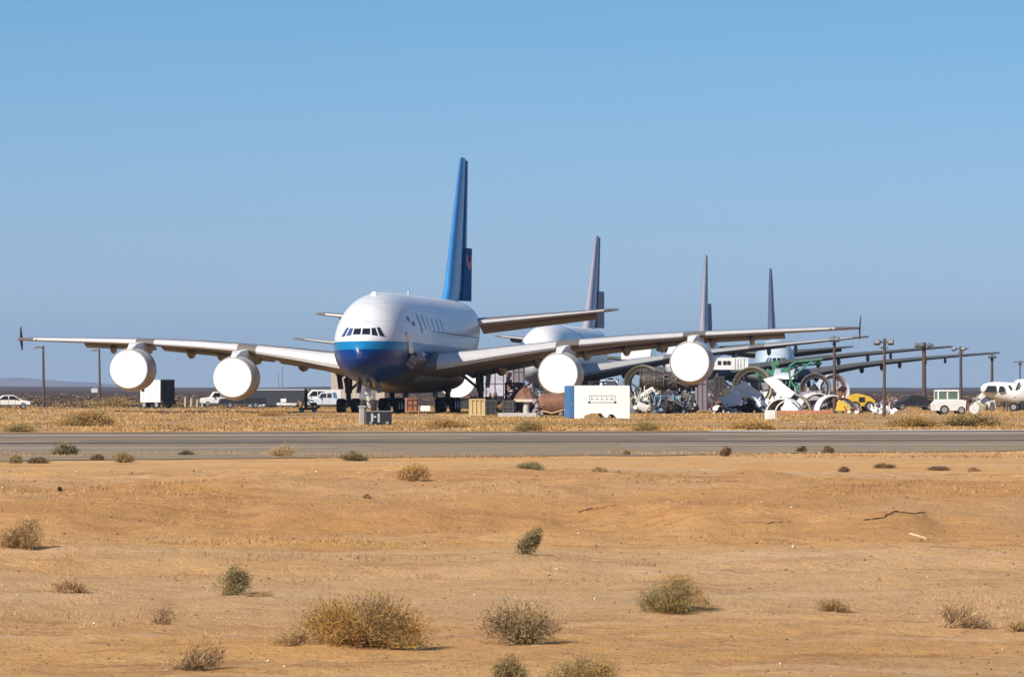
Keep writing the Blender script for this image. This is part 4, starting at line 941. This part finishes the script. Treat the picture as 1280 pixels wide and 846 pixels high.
# black scrap lumps
def heap(label, px, by, wpx, hpx, mats_, d, n, name='scrap_heap', seed=0, rods=6, k=1.0):
    rs = random.Random(seed+int(px)); r0 = thing(name, label, 'scrap heap', px, d=d); w_ = wpx*d/F; h = hpx*d/F
    mb = {m: MB() for m in mats_}
    for i in range(n):
        m = rs.choice(mats_); t = rs.uniform(-.5, .5); z = rs.uniform(0, 1)*h*(1-abs(t)*1.3)
        s_ = rs.uniform(.18, .5)*h*k
        mb[m].box((t*w_, rs.uniform(-.6, .6), max(z, s_*.3)), (s_*rs.uniform(.7, 2), s_, s_*rs.uniform(.3, 1)), rz=rs.uniform(0, 3), rx=rs.uniform(-.7, .7), ry=rs.uniform(-.7, .7), bev=.03)
    for i in range(rods):
        m = rs.choice(mats_); t = rs.uniform(-.5, .5)
        mb[m].tube((t*w_, rs.uniform(-.5, .5), 0), ((t+rs.uniform(-.25, .25))*w_, rs.uniform(-.5, .5), h*rs.uniform(.7, 1.15)), .05)
    for i in range(max(2, n//6)):                 # bent sheet fragments
        m = rs.choice(mats_); t = rs.uniform(-.45, .45); R_ = min(h, 1.8)*rs.uniform(.25, .5); a = rs.uniform(0, 3)
        mb[m].lathe([(0, R_), (R_*rs.uniform(.8, 1.8), R_*rs.uniform(.8, 1.1))], (t*w_, rs.uniform(-.7, .5), h*rs.uniform(.1, .45)), 'Y', 8, a0=a, a1=a+rs.uniform(.7, 1.9), rz=rs.uniform(0, 3), rx=rs.uniform(-.6, .6))
    for m, b_ in mb.items():
        if b_.v: b_.build({'dark': 'dark_piece', 'rust': 'rusty_piece', 'bright': 'white_piece', 'cowl': 'white_piece', 'orange': 'orange_piece', 'olive': 'olive_piece', 'yellow': 'yellow_piece', 'greysteel': 'grey_piece', 'green': 'green_piece', 'mauve': 'mauve_piece', 'wood': 'tan_piece', 'silver': 'silver_piece', 'lip': 'metal_piece', 'lilac': 'lilac_piece', 'gear': 'bracket', 'paleblue': 'blue_sheet', 'bluesteel': 'blue_bar'}.get(m, 'piece'), M[m], r0)
    return r0
heap('black scrap and tyres under the arched white cowling', 932, 513, 44, 18, ['dark', 'dark', 'bright'], 484, 26)
heap('brown and terracotta scrap under the inner right engine, left part', 655, 515, 30, 34, ['rust', 'dark', 'orange', 'mauve'], 500, 26)
heap('low pale and grey scrap right of the white container', 803, 516, 34, 20, ['greysteel', 'cowl', 'olive'], 470, 18)
heap('dark scrap and drums left of the mauve-grey pillar', 856, 515, 26, 22, ['dark', 'gear', 'greysteel'], 480, 18)
heap('white broken sheet heap at the foot of the slender floodlight pole', 1103, 517, 30, 12, ['bright', 'bright', 'cowl'], 448, 16)
heap('brown scrap behind the white broken sheets', 1112, 513, 34, 16, ['rust', 'mauve', 'cowl'], 545, 18)
heap('rusty scrap behind the brown floodlight pole', 1040, 505, 28, 30, ['rust', 'mauve', 'dark'], 575, 18)
heap('grey and brown scrap behind the white tractor', 1218, 512, 40, 15, ['mauve', 'rust', 'greysteel', 'dark'], 560, 24)
heap('pale scrap pieces just left of the cut cockpit section', 1229, 514, 18, 22, ['cowl', 'bright', 'olive'], 520, 10)
heap('black wheels and brackets right of the tall black rack', 908, 513, 22, 26, ['dark', 'gear', 'rust'], 515, 18)
heap('dark machinery below the wing behind the white container', 775, 513, 44, 34, ['dark', 'greysteel', 'dark'], 560, 30)
heap('rusty trestle parts behind the airliner wheels', 620, 513, 24, 22, ['rust', 'dark', 'mauve'], 530, 16)
heap('low tan boards and sand bags beside the dark trailer', 372, 508, 18, 8, ['wood', 'orange', 'yellow'], 605, 10, rods=0)
heap('pale and dark torn metal heap in front of the olive ringed nacelle', 812, 512, 40, 30, ['cowl', 'dark', 'greysteel', 'olive', 'cowl'], 492, 34, seed=3, rods=12)
heap('dark wreckage between the mauve-grey pillar and the white cowlings', 893, 513, 26, 40, ['dark', 'gear', 'mauve', 'dark'], 540, 30, seed=4, rods=10)
heap('mixed pale and black wreckage behind the shell-like cowlings', 968, 512, 44, 34, ['cowl', 'dark', 'greysteel', 'olive', 'lilac'], 530, 34, seed=5, rods=10)
heap('dark wreckage inside and before the grey nacelle ring', 1014, 512, 34, 30, ['dark', 'mauve', 'cowl', 'rust'], 545, 26, seed=6, rods=10)
heap('dark wreckage behind the lilac-grey panel', 628, 512, 30, 44, ['dark', 'rust', 'mauve', 'dark'], 556, 30, seed=8, rods=12)
heap('rusty and black wreckage left of the white container, in front of the rusty barrel', 683, 517, 26, 14, ['rust', 'dark', 'mauve', 'wood'], 452, 18, seed=9, rods=6)
heap('blue and grey frame parts around the faded blue stand', 838, 516, 40, 24, ['bluesteel', 'dark', 'paleblue', 'dark', 'gear'], 466, 26, seed=10, rods=18)
heap('pale greenish panels and brackets right of the white container', 801, 512, 26, 24, ['cowl', 'olive', 'dark', 'greysteel'], 478, 24, seed=12, rods=8)
heap('jumbled white and dark ducts below the raised white box', 778, 508, 40, 26, ['cowl', 'dark', 'greysteel', 'paleblue'], 580, 34, seed=14, rods=10)
heap('dark brackets and white bits in front of the tall black rack', 903, 515, 22, 12, ['dark', 'cowl', 'greysteel'], 478, 20, seed=15, rods=8)
heap('white and grey skin fragments heaped under the olive nacelle ring', 943, 514, 30, 26, ['cowl', 'bright', 'greysteel', 'dark'], 505, 30, seed=16, rods=8)
heap('small white and tan fragments right of the dark brown arch', 1066, 515, 24, 10, ['cowl', 'wood', 'rust'], 455, 20, seed=17, rods=4)
# rusty brown wreck cylinder
d = D(520); r0 = thing('fuselage_wreck', 'rusty brown barrel-shaped wreck left of the white container', 'wreck', 690, d=d, rz=.1)
MB().lathe([(-1.15, .02), (-1.15, .55), (-.9, .82), (0, .92), (1.1, .88), (1.15, .02)], (0, 0, .95), 'X', 26).build('barrel', M['rust'], r0, True, 40)
s = MB()
for k in range(7): s.box((-1.2+random.uniform(-.3, .5), -.7+random.uniform(-.2, .2), random.uniform(.2, 1.5)), (.4, .3, .3), rz=random.random()*3, ry=random.random(), bev=.03)
s.build('torn_metal', M['mauve'], r0); MB().tube((-1, -.9, .45), (-.1, -1, .25), .06).tube((-.1, -1, .25), (.8, -.9, .5), .06).build('pipe', M['wood'], r0, True)
MB().box((1.0, -.85, .4), (.2, .1, .5)).build('tag_plate', M['bright'], r0); wheels(r0, [(-.95, -.8), (.6, -.8)], .24, .2)
# pale table on a column, concrete kerb
d = D(517.5); r0 = thing('work_table', 'pale table on a thick column under the inner right engine', 'table', 657, d=d)
MB().box((0, 0, 1.18), (2.1, 1.0, .22), bev=.05).build('tabletop', mat('cream', (.6, .5, .38), .7), r0); MB().tube((.05, 0, 0), (.05, 0, 1.1), .28, .25, 14).build('column', M['gearlight'], r0, True)
d = D(521.5); r0 = tag(MB().box((0, 0, .17), (3.0, .8, .34), bev=.05).build('concrete_block', M['concrete'], None), 'low concrete block lying in the grass in front of the pale table', 'block'); r0.location = (X(647, d), d, 0)
d = 510; r0 = thing('tail_cone', 'crumpled rusty tent-shaped metal cone on the pale table', 'cone', 656, d=460)
cn = MB().lathe([(0, .95), (.3, .8), (.8, .5), (1.1, .12)], (0, 0, 1.3), 'Z', 7); cn.v = [(x+random.uniform(-.16, .16), y+random.uniform(-.16, .16), z+random.uniform(-.1, .1)) for x, y, z in cn.v]; cn.build('cone', M['rust'], r0); MB().tube((0, 0, 2.2), (0, 0, 2.7), .06).build('tip', M['dark'], r0)
d = D(524); r0 = thing('marker_block', 'small white block standing in the grass before the cowlings', 'block', 962.5, d=d, rz=.1)
MB().box((0, 0, .33), (.72, .6, .66), bev=.03).build('block', M['white'], r0); MB().box((.40, 0, .33), (.06, .56, .64)).build('side', M['gearlight'], r0)
d = D(514.5); r0 = thing('sheet', 'low white sheet lying right of the black scrap', 'sheet', 941, d=d); MB().box((0, 0, .15), (1.6, .8, .14), ry=.06).build('panel', M['bright'], r0); MB().box((0, 0, .05), (1.5, .7, .08)).build('frame', M['gear'], r0)
# yellow loader
d = D(514); r0 = thing('wheel_loader', 'yellow wheel loader parked right of the nacelle rings', 'loader', 1074, d=d, rz=.2)
MB().prism([(-1.1, .5), (1.2, .5), (1.5, 1.0), (.9, 1.45), (-.2, 1.75), (-1.1, 1.5)], -.6, .6).build('body', M['yellow'], r0)
MB().prism([(-1.0, .3), (-1.9, .1), (-1.7, 1.0), (-1.3, 1.1)], -.9, .9).build('bucket', M['olive'], r0); MB().box((-1.2, -.5, 1.0), (1.2, .12, .18), ry=.5).box((-1.2, .5, 1.0), (1.2, .12, .18), ry=.5).build('arm', M['yellow'], r0)
MB().box((.1, 0, 1.15), (.6, 1.25, .5)).build('window', M['glass'], r0); wheels(r0, [(-.6, -.7), (-.6, .7), (.85, -.7), (.85, .7)], .5, .35)
# raised white box on scissor lift between the wings
d = 770; r0 = thing('lift_truck', 'white box raised high on a scissor lift, seen between the two wings', 'lift truck', 796, d=d)
z0, z1 = Z(449, d), Z(431, d)
MB().prism([(-2.3, z0), (1.9, z0), (2.2, z1-.3), (1.9, z1), (-1.9, z1), (-2.3, z0+.6)], -1.2, 1.2).build('cargo_box', M['bright'], r0)
MB().prism([(1.95, z0+.1), (2.7, z0+.1), (2.9, z1-.5), (2.3, z1-.2)], -1.1, 1.1).build('end_cap', M['bluesteel'], r0)
s = MB()
for k in range(2): za, zb = 1.0+k*(z0-1)/2, 1.0+(k+1)*(z0-1)/2; s.tube((-1.8, 0, za), (1.8, 0, zb), .12); s.tube((1.8, 0, za), (-1.8, 0, zb), .12)
s.build('scissor', M['gear'], r0); MB().box((0, 0, .8), (5, 2, .4)).build('chassis', M['dark'], r0); wheels(r0, [(-1.7, -.9), (1.7, -.9)], .45)
# cut cockpit with windows between the wings
d = 640; r0 = thing('cockpit_section', 'white cut cockpit section with black windows raised between the far wings', 'cockpit section', 913, d=d)
z0, z1 = Z(462, d), Z(447, d)
MB().prism([(-2.1, z0), (2.1, z0), (2.15, z1), (-1.5, z1), (-2.1, z0+.5)], -1.4, 1.4).build('shell', M['cowl'], r0)
for k in (-1.4, -.75, -.25): MB().box((k, -1.42, z1-.65), (.42, .06, .5), ry=.2).build('window', M['glass'], r0)
s = MB()
for k in (.5, .85, 1.2, 1.6): s.box((k, -1.43, (z0+z1)/2), (.08, .06, (z1-z0)*.9))
s.build('rib', M['lip'], r0); s = MB()
for a in (-1.6, 1.6):
    for b_ in (-1, 1): s.box((a, b_, z0/2), (.18, .18, z0))
s.build('leg', M['dark'], r0)
d = 620; r0 = thing('curved_hull_shell', 'grey-blue curved hull panel standing on a trestle beside the green work stand', 'hull panel', 982, d=d, rz=-.2)
MB().lathe([(-1.2, 1.9), (1.2, 1.9), (1.2, 1.8), (-1.2, 1.8)], (0, 0, Z(470, d)-1.0), 'X', 20, close=True, a0=R(20), a1=R(160)).build('panel', M['silver'], r0, True); MB().box((0, 0, Z(470, d)/2-.4), (2.2, .3, Z(470, d)-.8)).build('trestle', M['dark'], r0)
# cut cockpit / nose section at right
d = D(514); r0 = thing('nose_section', 'white cut aircraft nose with dark windscreen and torn straps at the right edge', 'aircraft nose', 1250, d=d, rz=0)
k = d/F
def nx_(a): return X(a, d)-X(1250, d)
prof = [(1226, 484, 489), (1229, 480, 492), (1234, 478.5, 495), (1241, 477, 498), (1250, 477, 501), (1258, 477.5, 503), (1266, 478, 505), (1272, 479, 506)]
lo = []
for a, t_, b_ in prof:
    zt, zb = Z(t_, d), Z(b_, d); zc = (zt+zb)/2; h = (zt-zb)/2; w_ = h*1.05+.1
    lo.append([(nx_(a), w_*cos(q), zc+h*sin(q)) for q in [2*pi*i/24 for i in range(24)]])
loft(lo).build('shell', M['cowl'], r0, True, 50)
def lump(a0_, a1_, y0_, y1_, m, nm, off=1.0):
    zc = (Z(y0_, d)+Z(y1_, d))/2; pr = [(nx_(a0_), Z(y1_, d)), (nx_(a1_), Z(y1_, d)), (nx_(a1_)-.1, Z(y0_, d)), (nx_(a0_)+(.35 if a1_-a0_ > 10 else .1), Z(y0_, d))]
    return MB().prism(pr, -off, off).build(nm, m, r0)
lump(1229, 1244.5, 482, 490, M['glass'], 'windscreen', 1.12); lump(1246.5, 1254, 482.5, 489.5, M['glass'], 'window', 1.36)
s = MB(); s.box((nx_(1264), -1.0, Z(489, d)), (.22, .3, 1.3), ry=-.5); s.box((nx_(1270), -1.0, Z(485, d)), (.2, .3, 1.2), ry=.45); s.tube((nx_(1268), -.9, Z(495, d)), (nx_(1275), -.9, Z(481, d)), .07); s.build('torn_strap', M['dark'], r0)
s = MB()
for a in (1240, 1257, 1268): s.tube((nx_(a), -.5, Z(502, d)), (nx_(a)+.1, -.5, .05), .09); s.tube((nx_(a), .5, Z(502, d)), (nx_(a)-.2, .5, .05), .09)
s.build('support', M['gear'], r0); wheels(r0, [(nx_(1266), -.6), (nx_(1271), .3)], .42, .25)
d = 525; r0 = thing('hull_section', 'pale rounded hull drum behind the cut nose at the right edge', 'hull section', 1281, d=d, rz=.1)
MB().lathe([(-1.0, .1), (-1.0, 1.1), (-.6, 1.25), (2.5, 1.3), (2.5, .1)], (0, 0, 1.95), 'X', 26).build('drum', M['cowl'], r0, True, 40); MB().box((.5, 0, .5), (2.2, 1.6, .9)).build('cradle', M['dark'], r0)
# small white ball and low posts in the grass at the container's right
for px, y_, lb in ((761, 533, 'tiny yellow marker cone in the grass below the white container'), (776, 534, 'tiny orange marker cone right of the yellow one')):
    pass

# ==================================================================== VEGETATION
def seat(px, row):
    """distance of the ground actually seen at (px, row), banks included"""
    d = np.arange(30, 700, .25); z = ground_h((px-640)*d/F, d); rr = HZ+(CH-z)*F/d; k = np.argmax(rr <= row)
    return float(d[k]) if rr[k] <= row else D(row)
def tw(name, c, r=.8): return mat(name, c, r, var=.25, scale=9, spec=.15)
VG = {'dust': tw('dusty_stem', (.40, .225, .095)), 'gold': tw('twig_gold', (.46, .25, .06)), 'olive': tw('twig_olive', (.265, .18, .07)), 'brown': tw('twig_brown', (.30, .175, .085)), 'grey': tw('twig_grey_green', (.30, .235, .12)),
      'green': tw('leaf_green', (.20, .175, .07)), 'tan': tw('twig_tan', (.52, .33, .17)), 'straw': tw('straw', (.52, .34, .17)), 'dark': tw('twig_dark', (.075, .055, .035)), 'goldstraw': tw('straw_golden', (.47, .28, .105)), 'straw2': tw('straw_dull', (.42, .27, .12))}
def strands(base, dirs, lens, width, curl, seg=3, r_=None):
    """ribbons: base (n,3), dirs (n,3) unit, bending with curl (n,3)"""
    n = len(base); side = np.cross(dirs, r_.normal(size=(n, 3))); side /= np.linalg.norm(side, axis=1)[:, None]+1e-9
    V_ = []; 
    for k in range(seg+1):
        t = k/seg; p = base+dirs*lens[:, None]*t+curl*lens[:, None]*(t*t)
        wd_ = (width*(1-.75*t))[:, None]
        V_.append(p-side*wd_); V_.append(p+side*wd_)
    V_ = np.stack(V_, 1).reshape(-1, 3); o = (np.arange(n)*(2*(seg+1)))[:, None]
    Q_ = np.concatenate([o+np.array([2*k, 2*k+1, 2*k+3, 2*k+2]) for k in range(seg)], 0)
    return V_, Q_
def bush(px, by, wpx, hpx, label, cols=('olive',), dens=1.0, lean=0.0, sparse=False, name='shrub', cat='shrub', group='desert shrubs', d=None, leafy=.6, flat=False):
    d = d or (seat(px, by) if by < 846 else D(by)); x = X(px, d); z = gz(x, d); w_ = wpx*d/F; h = hpx*d/F; r_ = np.random.default_rng(int(px*13+by))
    pxm = d/F*1.25                       # metres per rendered pixel: keeps twigs from vanishing in the distance
    ncl = max(6, int((20 if not sparse else 9)*min(dens, 1.3))); n = int((8200 if not sparse else 1500)*dens)
    if wpx < 45: n = int(n*.35)+60
    # clump centres inside an uneven half dome
    a = r_.uniform(0, 2*pi, ncl); rr = np.sqrt(r_.uniform(0, 1, ncl))*.46; ch_ = (1-(rr/.52)**2)*r_.uniform(.3, 1.0, ncl)**.7
    cx = rr*np.cos(a)*w_; cy = rr*np.sin(a)*w_*.8; cz = ch_*h*.85
    Vs, Qs, Ms = [], [], []; off = 0
    # stems
    ns = int(n*(.07 if not sparse else .25)); k = r_.integers(0, ncl, ns)
    base = np.stack([r_.normal(0, .05*w_, ns), r_.normal(0, .05*w_, ns), np.zeros(ns)], -1)
    tip = np.stack([cx[k], cy[k], cz[k]], -1)+r_.normal(0, .08*w_, (ns, 3)); tip[:, 2] = np.maximum(tip[:, 2], .05*h)
    tip[:, 0] += lean*tip[:, 2]
    v = tip-base; L_ = np.linalg.norm(v, axis=1); dr = v/L_[:, None]
    wd_ = np.full(ns, max(.0025, pxm*.28)); curl = r_.normal(0, .12, (ns, 3)); curl[:, 2] -= .05
    a_, b_ = strands(base, dr, L_, wd_, curl, 3, r_); Vs.append(a_); Qs.append(b_+off); off += len(a_); Ms.append(np.tile(np.repeat(r_.integers(0, len(cols), ns), 1), 3))
    # twigs round each clump
    nt_ = n-ns; k = r_.integers(0, ncl, nt_)
    sp = np.array([.105*w_, .10*w_, .14*h]); base = np.stack([cx[k], cy[k], cz[k]], -1)+r_.normal(0, 1, (nt_, 3))*sp
    base[:, 2] = np.clip(base[:, 2], .0, h*.95); base[:, 0] += lean*base[:, 2]
    dr = r_.normal(0, 1, (nt_, 3)); rad = base/np.array([w_, w_, h]); dr += rad*2.2; dr[:, 2] += .25 if not flat else 0; dr[:, 0] += lean*1.0; dr /= np.linalg.norm(dr, axis=1)[:, None]
    L_ = r_.uniform(.02, .085, nt_)*max(h, w_*.4)*(1.2 if not sparse else 2.0); wd_ = np.full(nt_, max(.002, pxm*.30))*r_.uniform(.6, 1.5, nt_)
    a_, b_ = strands(base, dr, L_, wd_, r_.normal(0, .25, (nt_, 3)), 2, r_); Vs.append(a_); Qs.append(b_+off); off += len(a_)
    cm = (k % len(cols)); sw = r_.random(nt_) < .35; cm = np.where(sw, r_.integers(0, len(cols), nt_), cm); Ms.append(np.tile(cm, 2))
    V_ = np.concatenate(Vs); Q_ = np.concatenate(Qs); V_[:, 2] = np.maximum(V_[:, 2], -.02)
    o = np_mesh(name, V_, Q_, [VG[c] for c in cols], np.concatenate(Ms)); o.location = (x, d, z)
    return tag(o, label, cat, group)
bush(457, 806, 142, 76, 'large round golden brown bush in the foreground, biggest of all', ('gold', 'olive', 'gold', 'brown', 'gold', 'dark'), 2.2)
bush(655, 806, 105, 62, 'sparse olive and tan bush right of the big golden bush', ('olive', 'tan', 'grey', 'dark'), .9)
bush(845, 767, 82, 46, 'rounded grey green shrub in the foreground right of centre', ('grey', 'olive', 'green', 'gold'), .9)
bush(283, 744, 44, 40, 'small grey green bush left of the big golden bush', ('grey', 'olive', 'green', 'dark'), 1.3, .35)
bush(655, 694, 26, 36, 'slim dark green tuft standing alone in the middle of the sand', ('green', 'olive', 'dark', 'grey'), 1.2, .45)
bush(26, 686, 56, 36, 'ball-shaped tan weed at the left edge', ('tan', 'olive', 'brown'), .8, .2)
bush(517, 601, 38, 23, 'round brown tumbleweed on the sand before the taxiway', ('brown', 'tan', 'gold'), 1.6)
bush(82, 569, 28, 18, 'dark green shrub on the near edge of the taxiway at left', ('green', 'dark', 'grey'), 1.6)
bush(200, 780, 30, 32, 'thin dry weed left of the big golden bush', ('brown', 'dark', 'tan'), 1.2, .35, True)
bush(240, 838, 62, 52, 'wispy dry weed at the bottom left', ('brown', 'tan', 'dark'), 1.1, .3, True)
bush(95, 741, 74, 20, 'low tan weed mat below the ball-shaped weed', ('tan', 'straw2', 'brown'), 1.2, .0, True)
bush(728, 858, 96, 44, 'olive yellow bush cut off by the bottom edge, right of its grey neighbour', ('olive', 'gold', 'dark', 'grey'), .9)
bush(632, 862, 48, 42, 'grey bush cut off by the bottom edge below the sparse olive bush', ('grey', 'olive'), .9)
bush(1192, 786, 88, 32, 'low scraggly brown weed at the lower right', ('brown', 'dark', 'tan'), 1.3, .1, True)
bush(1268, 790, 44, 36, 'tan weed at the right edge in the foreground', ('tan', 'olive', 'straw2'), 1.0, .1, True)
bush(1045, 765, 50, 20, 'low straw weed right of the rounded grey green shrub', ('brown', 'straw2'), 1.1, 0, True)
bush(372, 806, 60, 26, 'pinkish straw weed leaning at the left foot of the big golden bush', ('tan', 'straw2'), 1.6, -.2, True)
bush(318, 745, 40, 9, 'thin straw wisps right of the small grey green bush', ('straw2', 'brown'), 1.0, .5, True)
for px, by, wp, hp, lb, cl in ((663, 587, 34, 7, 'flat green weed on the sand right of the tumbleweed', ('green', 'grey')), (442, 576, 32, 10, 'flat olive weed beside the taxiway left of the tumbleweed', ('olive', 'green', 'dark')),
        (154, 578, 26, 11, 'small olive weed on the sand at left, right of the dark green shrub', ('olive', 'grey')), (122, 575, 16, 6, 'dark low weed between the green shrub and the olive weed', ('dark', 'brown')),
        (234, 569, 20, 5, 'small dark weed on the taxiway edge at left', ('dark', 'green')), (354, 571, 40, 13, 'tan weed on the taxiway edge left of centre', ('tan', 'straw', 'grey')),
        (48, 579, 24, 6, 'dark flat weed at left below the taxiway', ('dark', 'olive')), (20, 579, 16, 9, 'olive tuft at the far left below the taxiway', ('olive', 'grey')), (908, 570, 14, 10, 'small spiky brown weed on the taxiway edge right of centre', ('brown', 'dark')),
        (783, 569, 10, 6, 'tiny pink brown weed on the taxiway edge', ('brown', 'tan')), (1002, 565, 12, 7, 'small dark weed on the taxiway, left one of a pair', ('dark', 'brown')), (1035, 566, 14, 7, 'small dark weed on the taxiway, right one of a pair', ('dark', 'brown')),
        (1055, 590, 14, 5, 'small dark weed on the sand below the pair', ('dark', 'brown')), (1105, 585, 24, 5, 'low brown weed on the sand right of the dark pair', ('brown', 'dark')), (1172, 588, 28, 4, 'flat brown weed on the sand further right', ('brown', 'dark')),
        (1218, 589, 16, 4, 'flat tan brown weed on the sand near the right edge', ('brown', 'tan')), (750, 590, 18, 5, 'faint brown weed on the sand right of the flat green one', ('brown', 'tan')), (459, 625, 8, 4, 'tiny dark weed left of the sand ridge', ('dark', 'tan')), (75, 614, 5, 4, 'tiny dark weed on the sand at left', ('dark',))):
    bush(px, by, wp, hp*1.15+1, lb, cl, 1.3)
for px, by, wp, hp, lb, cl in ((110, 532, 66, 17, 'wide green shrub in the straw strip at left', ('green', 'olive', 'gold')), (662, 539, 34, 16, 'green shrub in the straw strip below the rusty wreck', ('green', 'olive')),
        (805, 538, 44, 13, 'olive green shrub in the straw strip right of the white container', ('green', 'olive', 'gold')), (940, 537, 50, 12, 'olive shrub in the straw strip below the small white block', ('olive', 'gold')),
        (1140, 534, 60, 14, 'wide olive shrub in the straw strip below the thick pole', ('olive', 'green', 'gold')), (1215, 533, 70, 14, 'dark olive shrub in the straw strip below the cut nose', ('olive', 'green', 'dark')),
        
        (340, 520, 30, 8, 'rusty orange shrub in the straw strip below the dark trailer', ('brown', 'gold')), (560, 535, 50, 11, 'olive yellow shrub in the straw strip left of the crate', ('gold', 'olive')),
        (205, 507, 26, 10, 'dry grey shrub behind the box truck', ('olive', 'brown')), (140, 508, 44, 13, 'dark olive shrub by the second lamp post', ('olive', 'green', 'brown')), (25, 540, 40, 10, 'olive shrub at the taxiway edge at the far left', ('olive', 'green'))):
    bush(px, by, wp, hp, lb, cl+('goldstraw',), 1.3)
# thin roots and sticks lying on the sand
def root_line(pts, label, m, th, name='dead_root'):
    w3 = [(X(a, seat(a, b_)), seat(a, b_)) for a, b_ in pts]; cx_, cy_ = w3[0]; r_ = random.Random(int(pts[0][0])); P3 = []
    for (a, b_), (c, d_) in zip(w3[:-1], w3[1:]):
        for k in range(8): P3.append((a+(c-a)*k/8, b_+(d_-b_)*k/8+r_.uniform(-.05, .05)))
    P3 = [(a-cx_, b_-cy_, gz(a, b_)+th*.3) for a, b_ in P3]
    mb = MB()
    for k in range(len(P3)-1): mb.tube(P3[k], P3[k+1], th*(1-.7*k/len(P3)), th*(1-.7*(k+1)/len(P3)), 6)
    o = mb.build(name, m, None); o.location = (cx_, cy_, 0); return tag(o, label, 'root')
BR_D = mat('dead_wood_dark', (.20, .105, .05), .9, var=.3); BR_P = mat('dead_wood_pale', (.62, .47, .30), .9, var=.2)
root_line([(1080, 651), (1105, 648), (1130, 641), (1160, 643)], 'thin dark root arching over the sand mound at right', BR_D, .022)
root_line([(722, 645), (740, 639), (775, 634)], 'thin dark root on the sand ridge right of the slim tuft', BR_D, .018)
root_line([(928, 655), (960, 656), (992, 654)], 'thin straight dark root on the orange sand right of centre', BR_D, .016)
root_line([(1137, 668), (1155, 672), (1178, 675)], 'thin pale bleached stick on the sand at right', BR_P, .018)
# straw turf strip behind the taxiway (nobody could count it)
def grass(name, n, gen, hmin, hmax, wfac, cols, blades, label, seed, maskscale=9, thr=-.05, spread=.25):
    r_ = np.random.default_rng(seed); x, y = gen(r_, n)
    mk = fbm(x, y, maskscale, seed+3, 4); keep = mk+r_.normal(0, .05, n) > thr; x, y, mk = x[keep], y[keep], mk[keep]; n = len(x)
    xb = np.repeat(x, blades)+r_.normal(0, spread, n*blades); yb = np.repeat(y, blades)+r_.normal(0, spread, n*blades); N = n*blades
    base = np.stack([xb, yb, ground_h(xb, yb)], -1)
    dr = r_.normal(0, .45, (N, 3)); dr[:, 2] = 1; dr /= np.linalg.norm(dr, axis=1)[:, None]
    hh = np.repeat(r_.uniform(hmin, hmax, n)*(1+2.0*np.clip(mk, -.3, .4)), blades)*r_.uniform(.5, 1.1, N)
    wd_ = yb/F*wfac
    V_, Q_ = strands(base, dr, hh, wd_, r_.normal(0, .25, (N, 3)), 1, r_)
    ci = (np.clip(fbm(x, y, 9, seed+50, 4)*2.6+.5+r_.normal(0, .07, n), 0, .999)*len(cols)).astype(int)
    return tag(np_mesh(name, V_, Q_, [VG[c] for c in cols], np.repeat(ci, blades)), label, 'grass', kind='stuff')
def g1(r_, n):
    u = r_.random(n); y = 1/((1/272)*(1-u)+(1/640)*u); return r_.uniform(-1, 1, n)*(y*.115+6), y
grass('dry_grass', 26000, g1, .03, .12, .75, ('olive', 'gold', 'brown', 'goldstraw', 'straw', 'gold', 'goldstraw', 'brown'), 10, 'golden dry grass strip between the taxiway and the parked aircraft', 5, 7, .02, .35)
def g2(r_, n):
    u = r_.random(n)**1.5; y = 1/((1/620)*(1-u)+(1/2400)*u); return r_.uniform(-1, 1, n)*(y*.115+6), y
grass('scrub', 5000, g2, .06, .22, 1.3, ('brown', 'dark', 'olive', 'brown'), 9, 'brown scrub covering the far plain', 9, 30, -.04, .6)
def g3(r_, n):
    u = r_.random(n); y = 1/((1/36)*(1-u)+(1/150)*u); return r_.uniform(-1, 1, n)*(y*.11+1), y
grass('sparse_grass', 7000, g3, .012, .04, .45, ('tan', 'brown', 'dust', 'tan'), 9, 'sparse dry stubble on the sand in the foreground', 13, 5, .13, .09)
def g4(r_, n): return r_.uniform(-1, 1, n)*22, 165+r_.random(n)*14
grass('verge_grass', 3000, g4, .02, .07, .5, ('straw2', 'tan', 'brown', 'dust'), 8, 'straw fringe along the near edge of the taxiway', 17, 5, -.0, .25)
def g5(r_, n):
    k = r_.random(n) < .6; return r_.uniform(-1, 1, n)*12, np.where(k, r_.normal(92, 5, n), r_.normal(70, 3.0, n))
grass('ridge_grass', 6000, g5, .015, .05, .5, ('dust', 'brown', 'goldstraw', 'dust'), 14, 'matted dry grass along the low sand ridges', 23, 3.2, .03, .12)
# pebbles and clods on the sand
r_ = np.random.default_rng(3); pb = MB()
Vp, Qp = [], []; u = r_.random(2600); yy = 1/((1/37)*(1-u)+(1/140)*u); xx = r_.uniform(-1, 1, 2600)*(yy*.108+.5); sz = yy/F*r_.uniform(.5, 2.2, 2600)**1.3
zz = ground_h(xx, yy)
oc = np.array([(1, 0, 0), (0, 1, 0), (-1, 0, 0), (0, -1, 0), (0, 0, .8), (0, 0, -.5)]); fc = np.array([(0, 1, 4), (1, 2, 4), (2, 3, 4), (3, 0, 4), (1, 0, 5), (2, 1, 5), (3, 2, 5), (0, 3, 5)])
Vp = (oc[None]*(1+r_.normal(0, .25, (2600, 6, 3)))*sz[:, None, None]+np.stack([xx, yy, zz], -1)[:, None, :]).reshape(-1, 3)
Qp = (fc[None]+(np.arange(2600)*6)[:, None, None]).reshape(-1, 3)
tag(np_mesh('pebbles', Vp, Qp, [mat('pebble_brown', (.20, .12, .075), .9), mat('pebble_pale', (.6, .5, .38), .9)], (np.repeat(r_.random(2600) < .05, 8)).astype(int)), 'small clods and pebbles strewn over the sand', 'pebbles', kind='stuff')
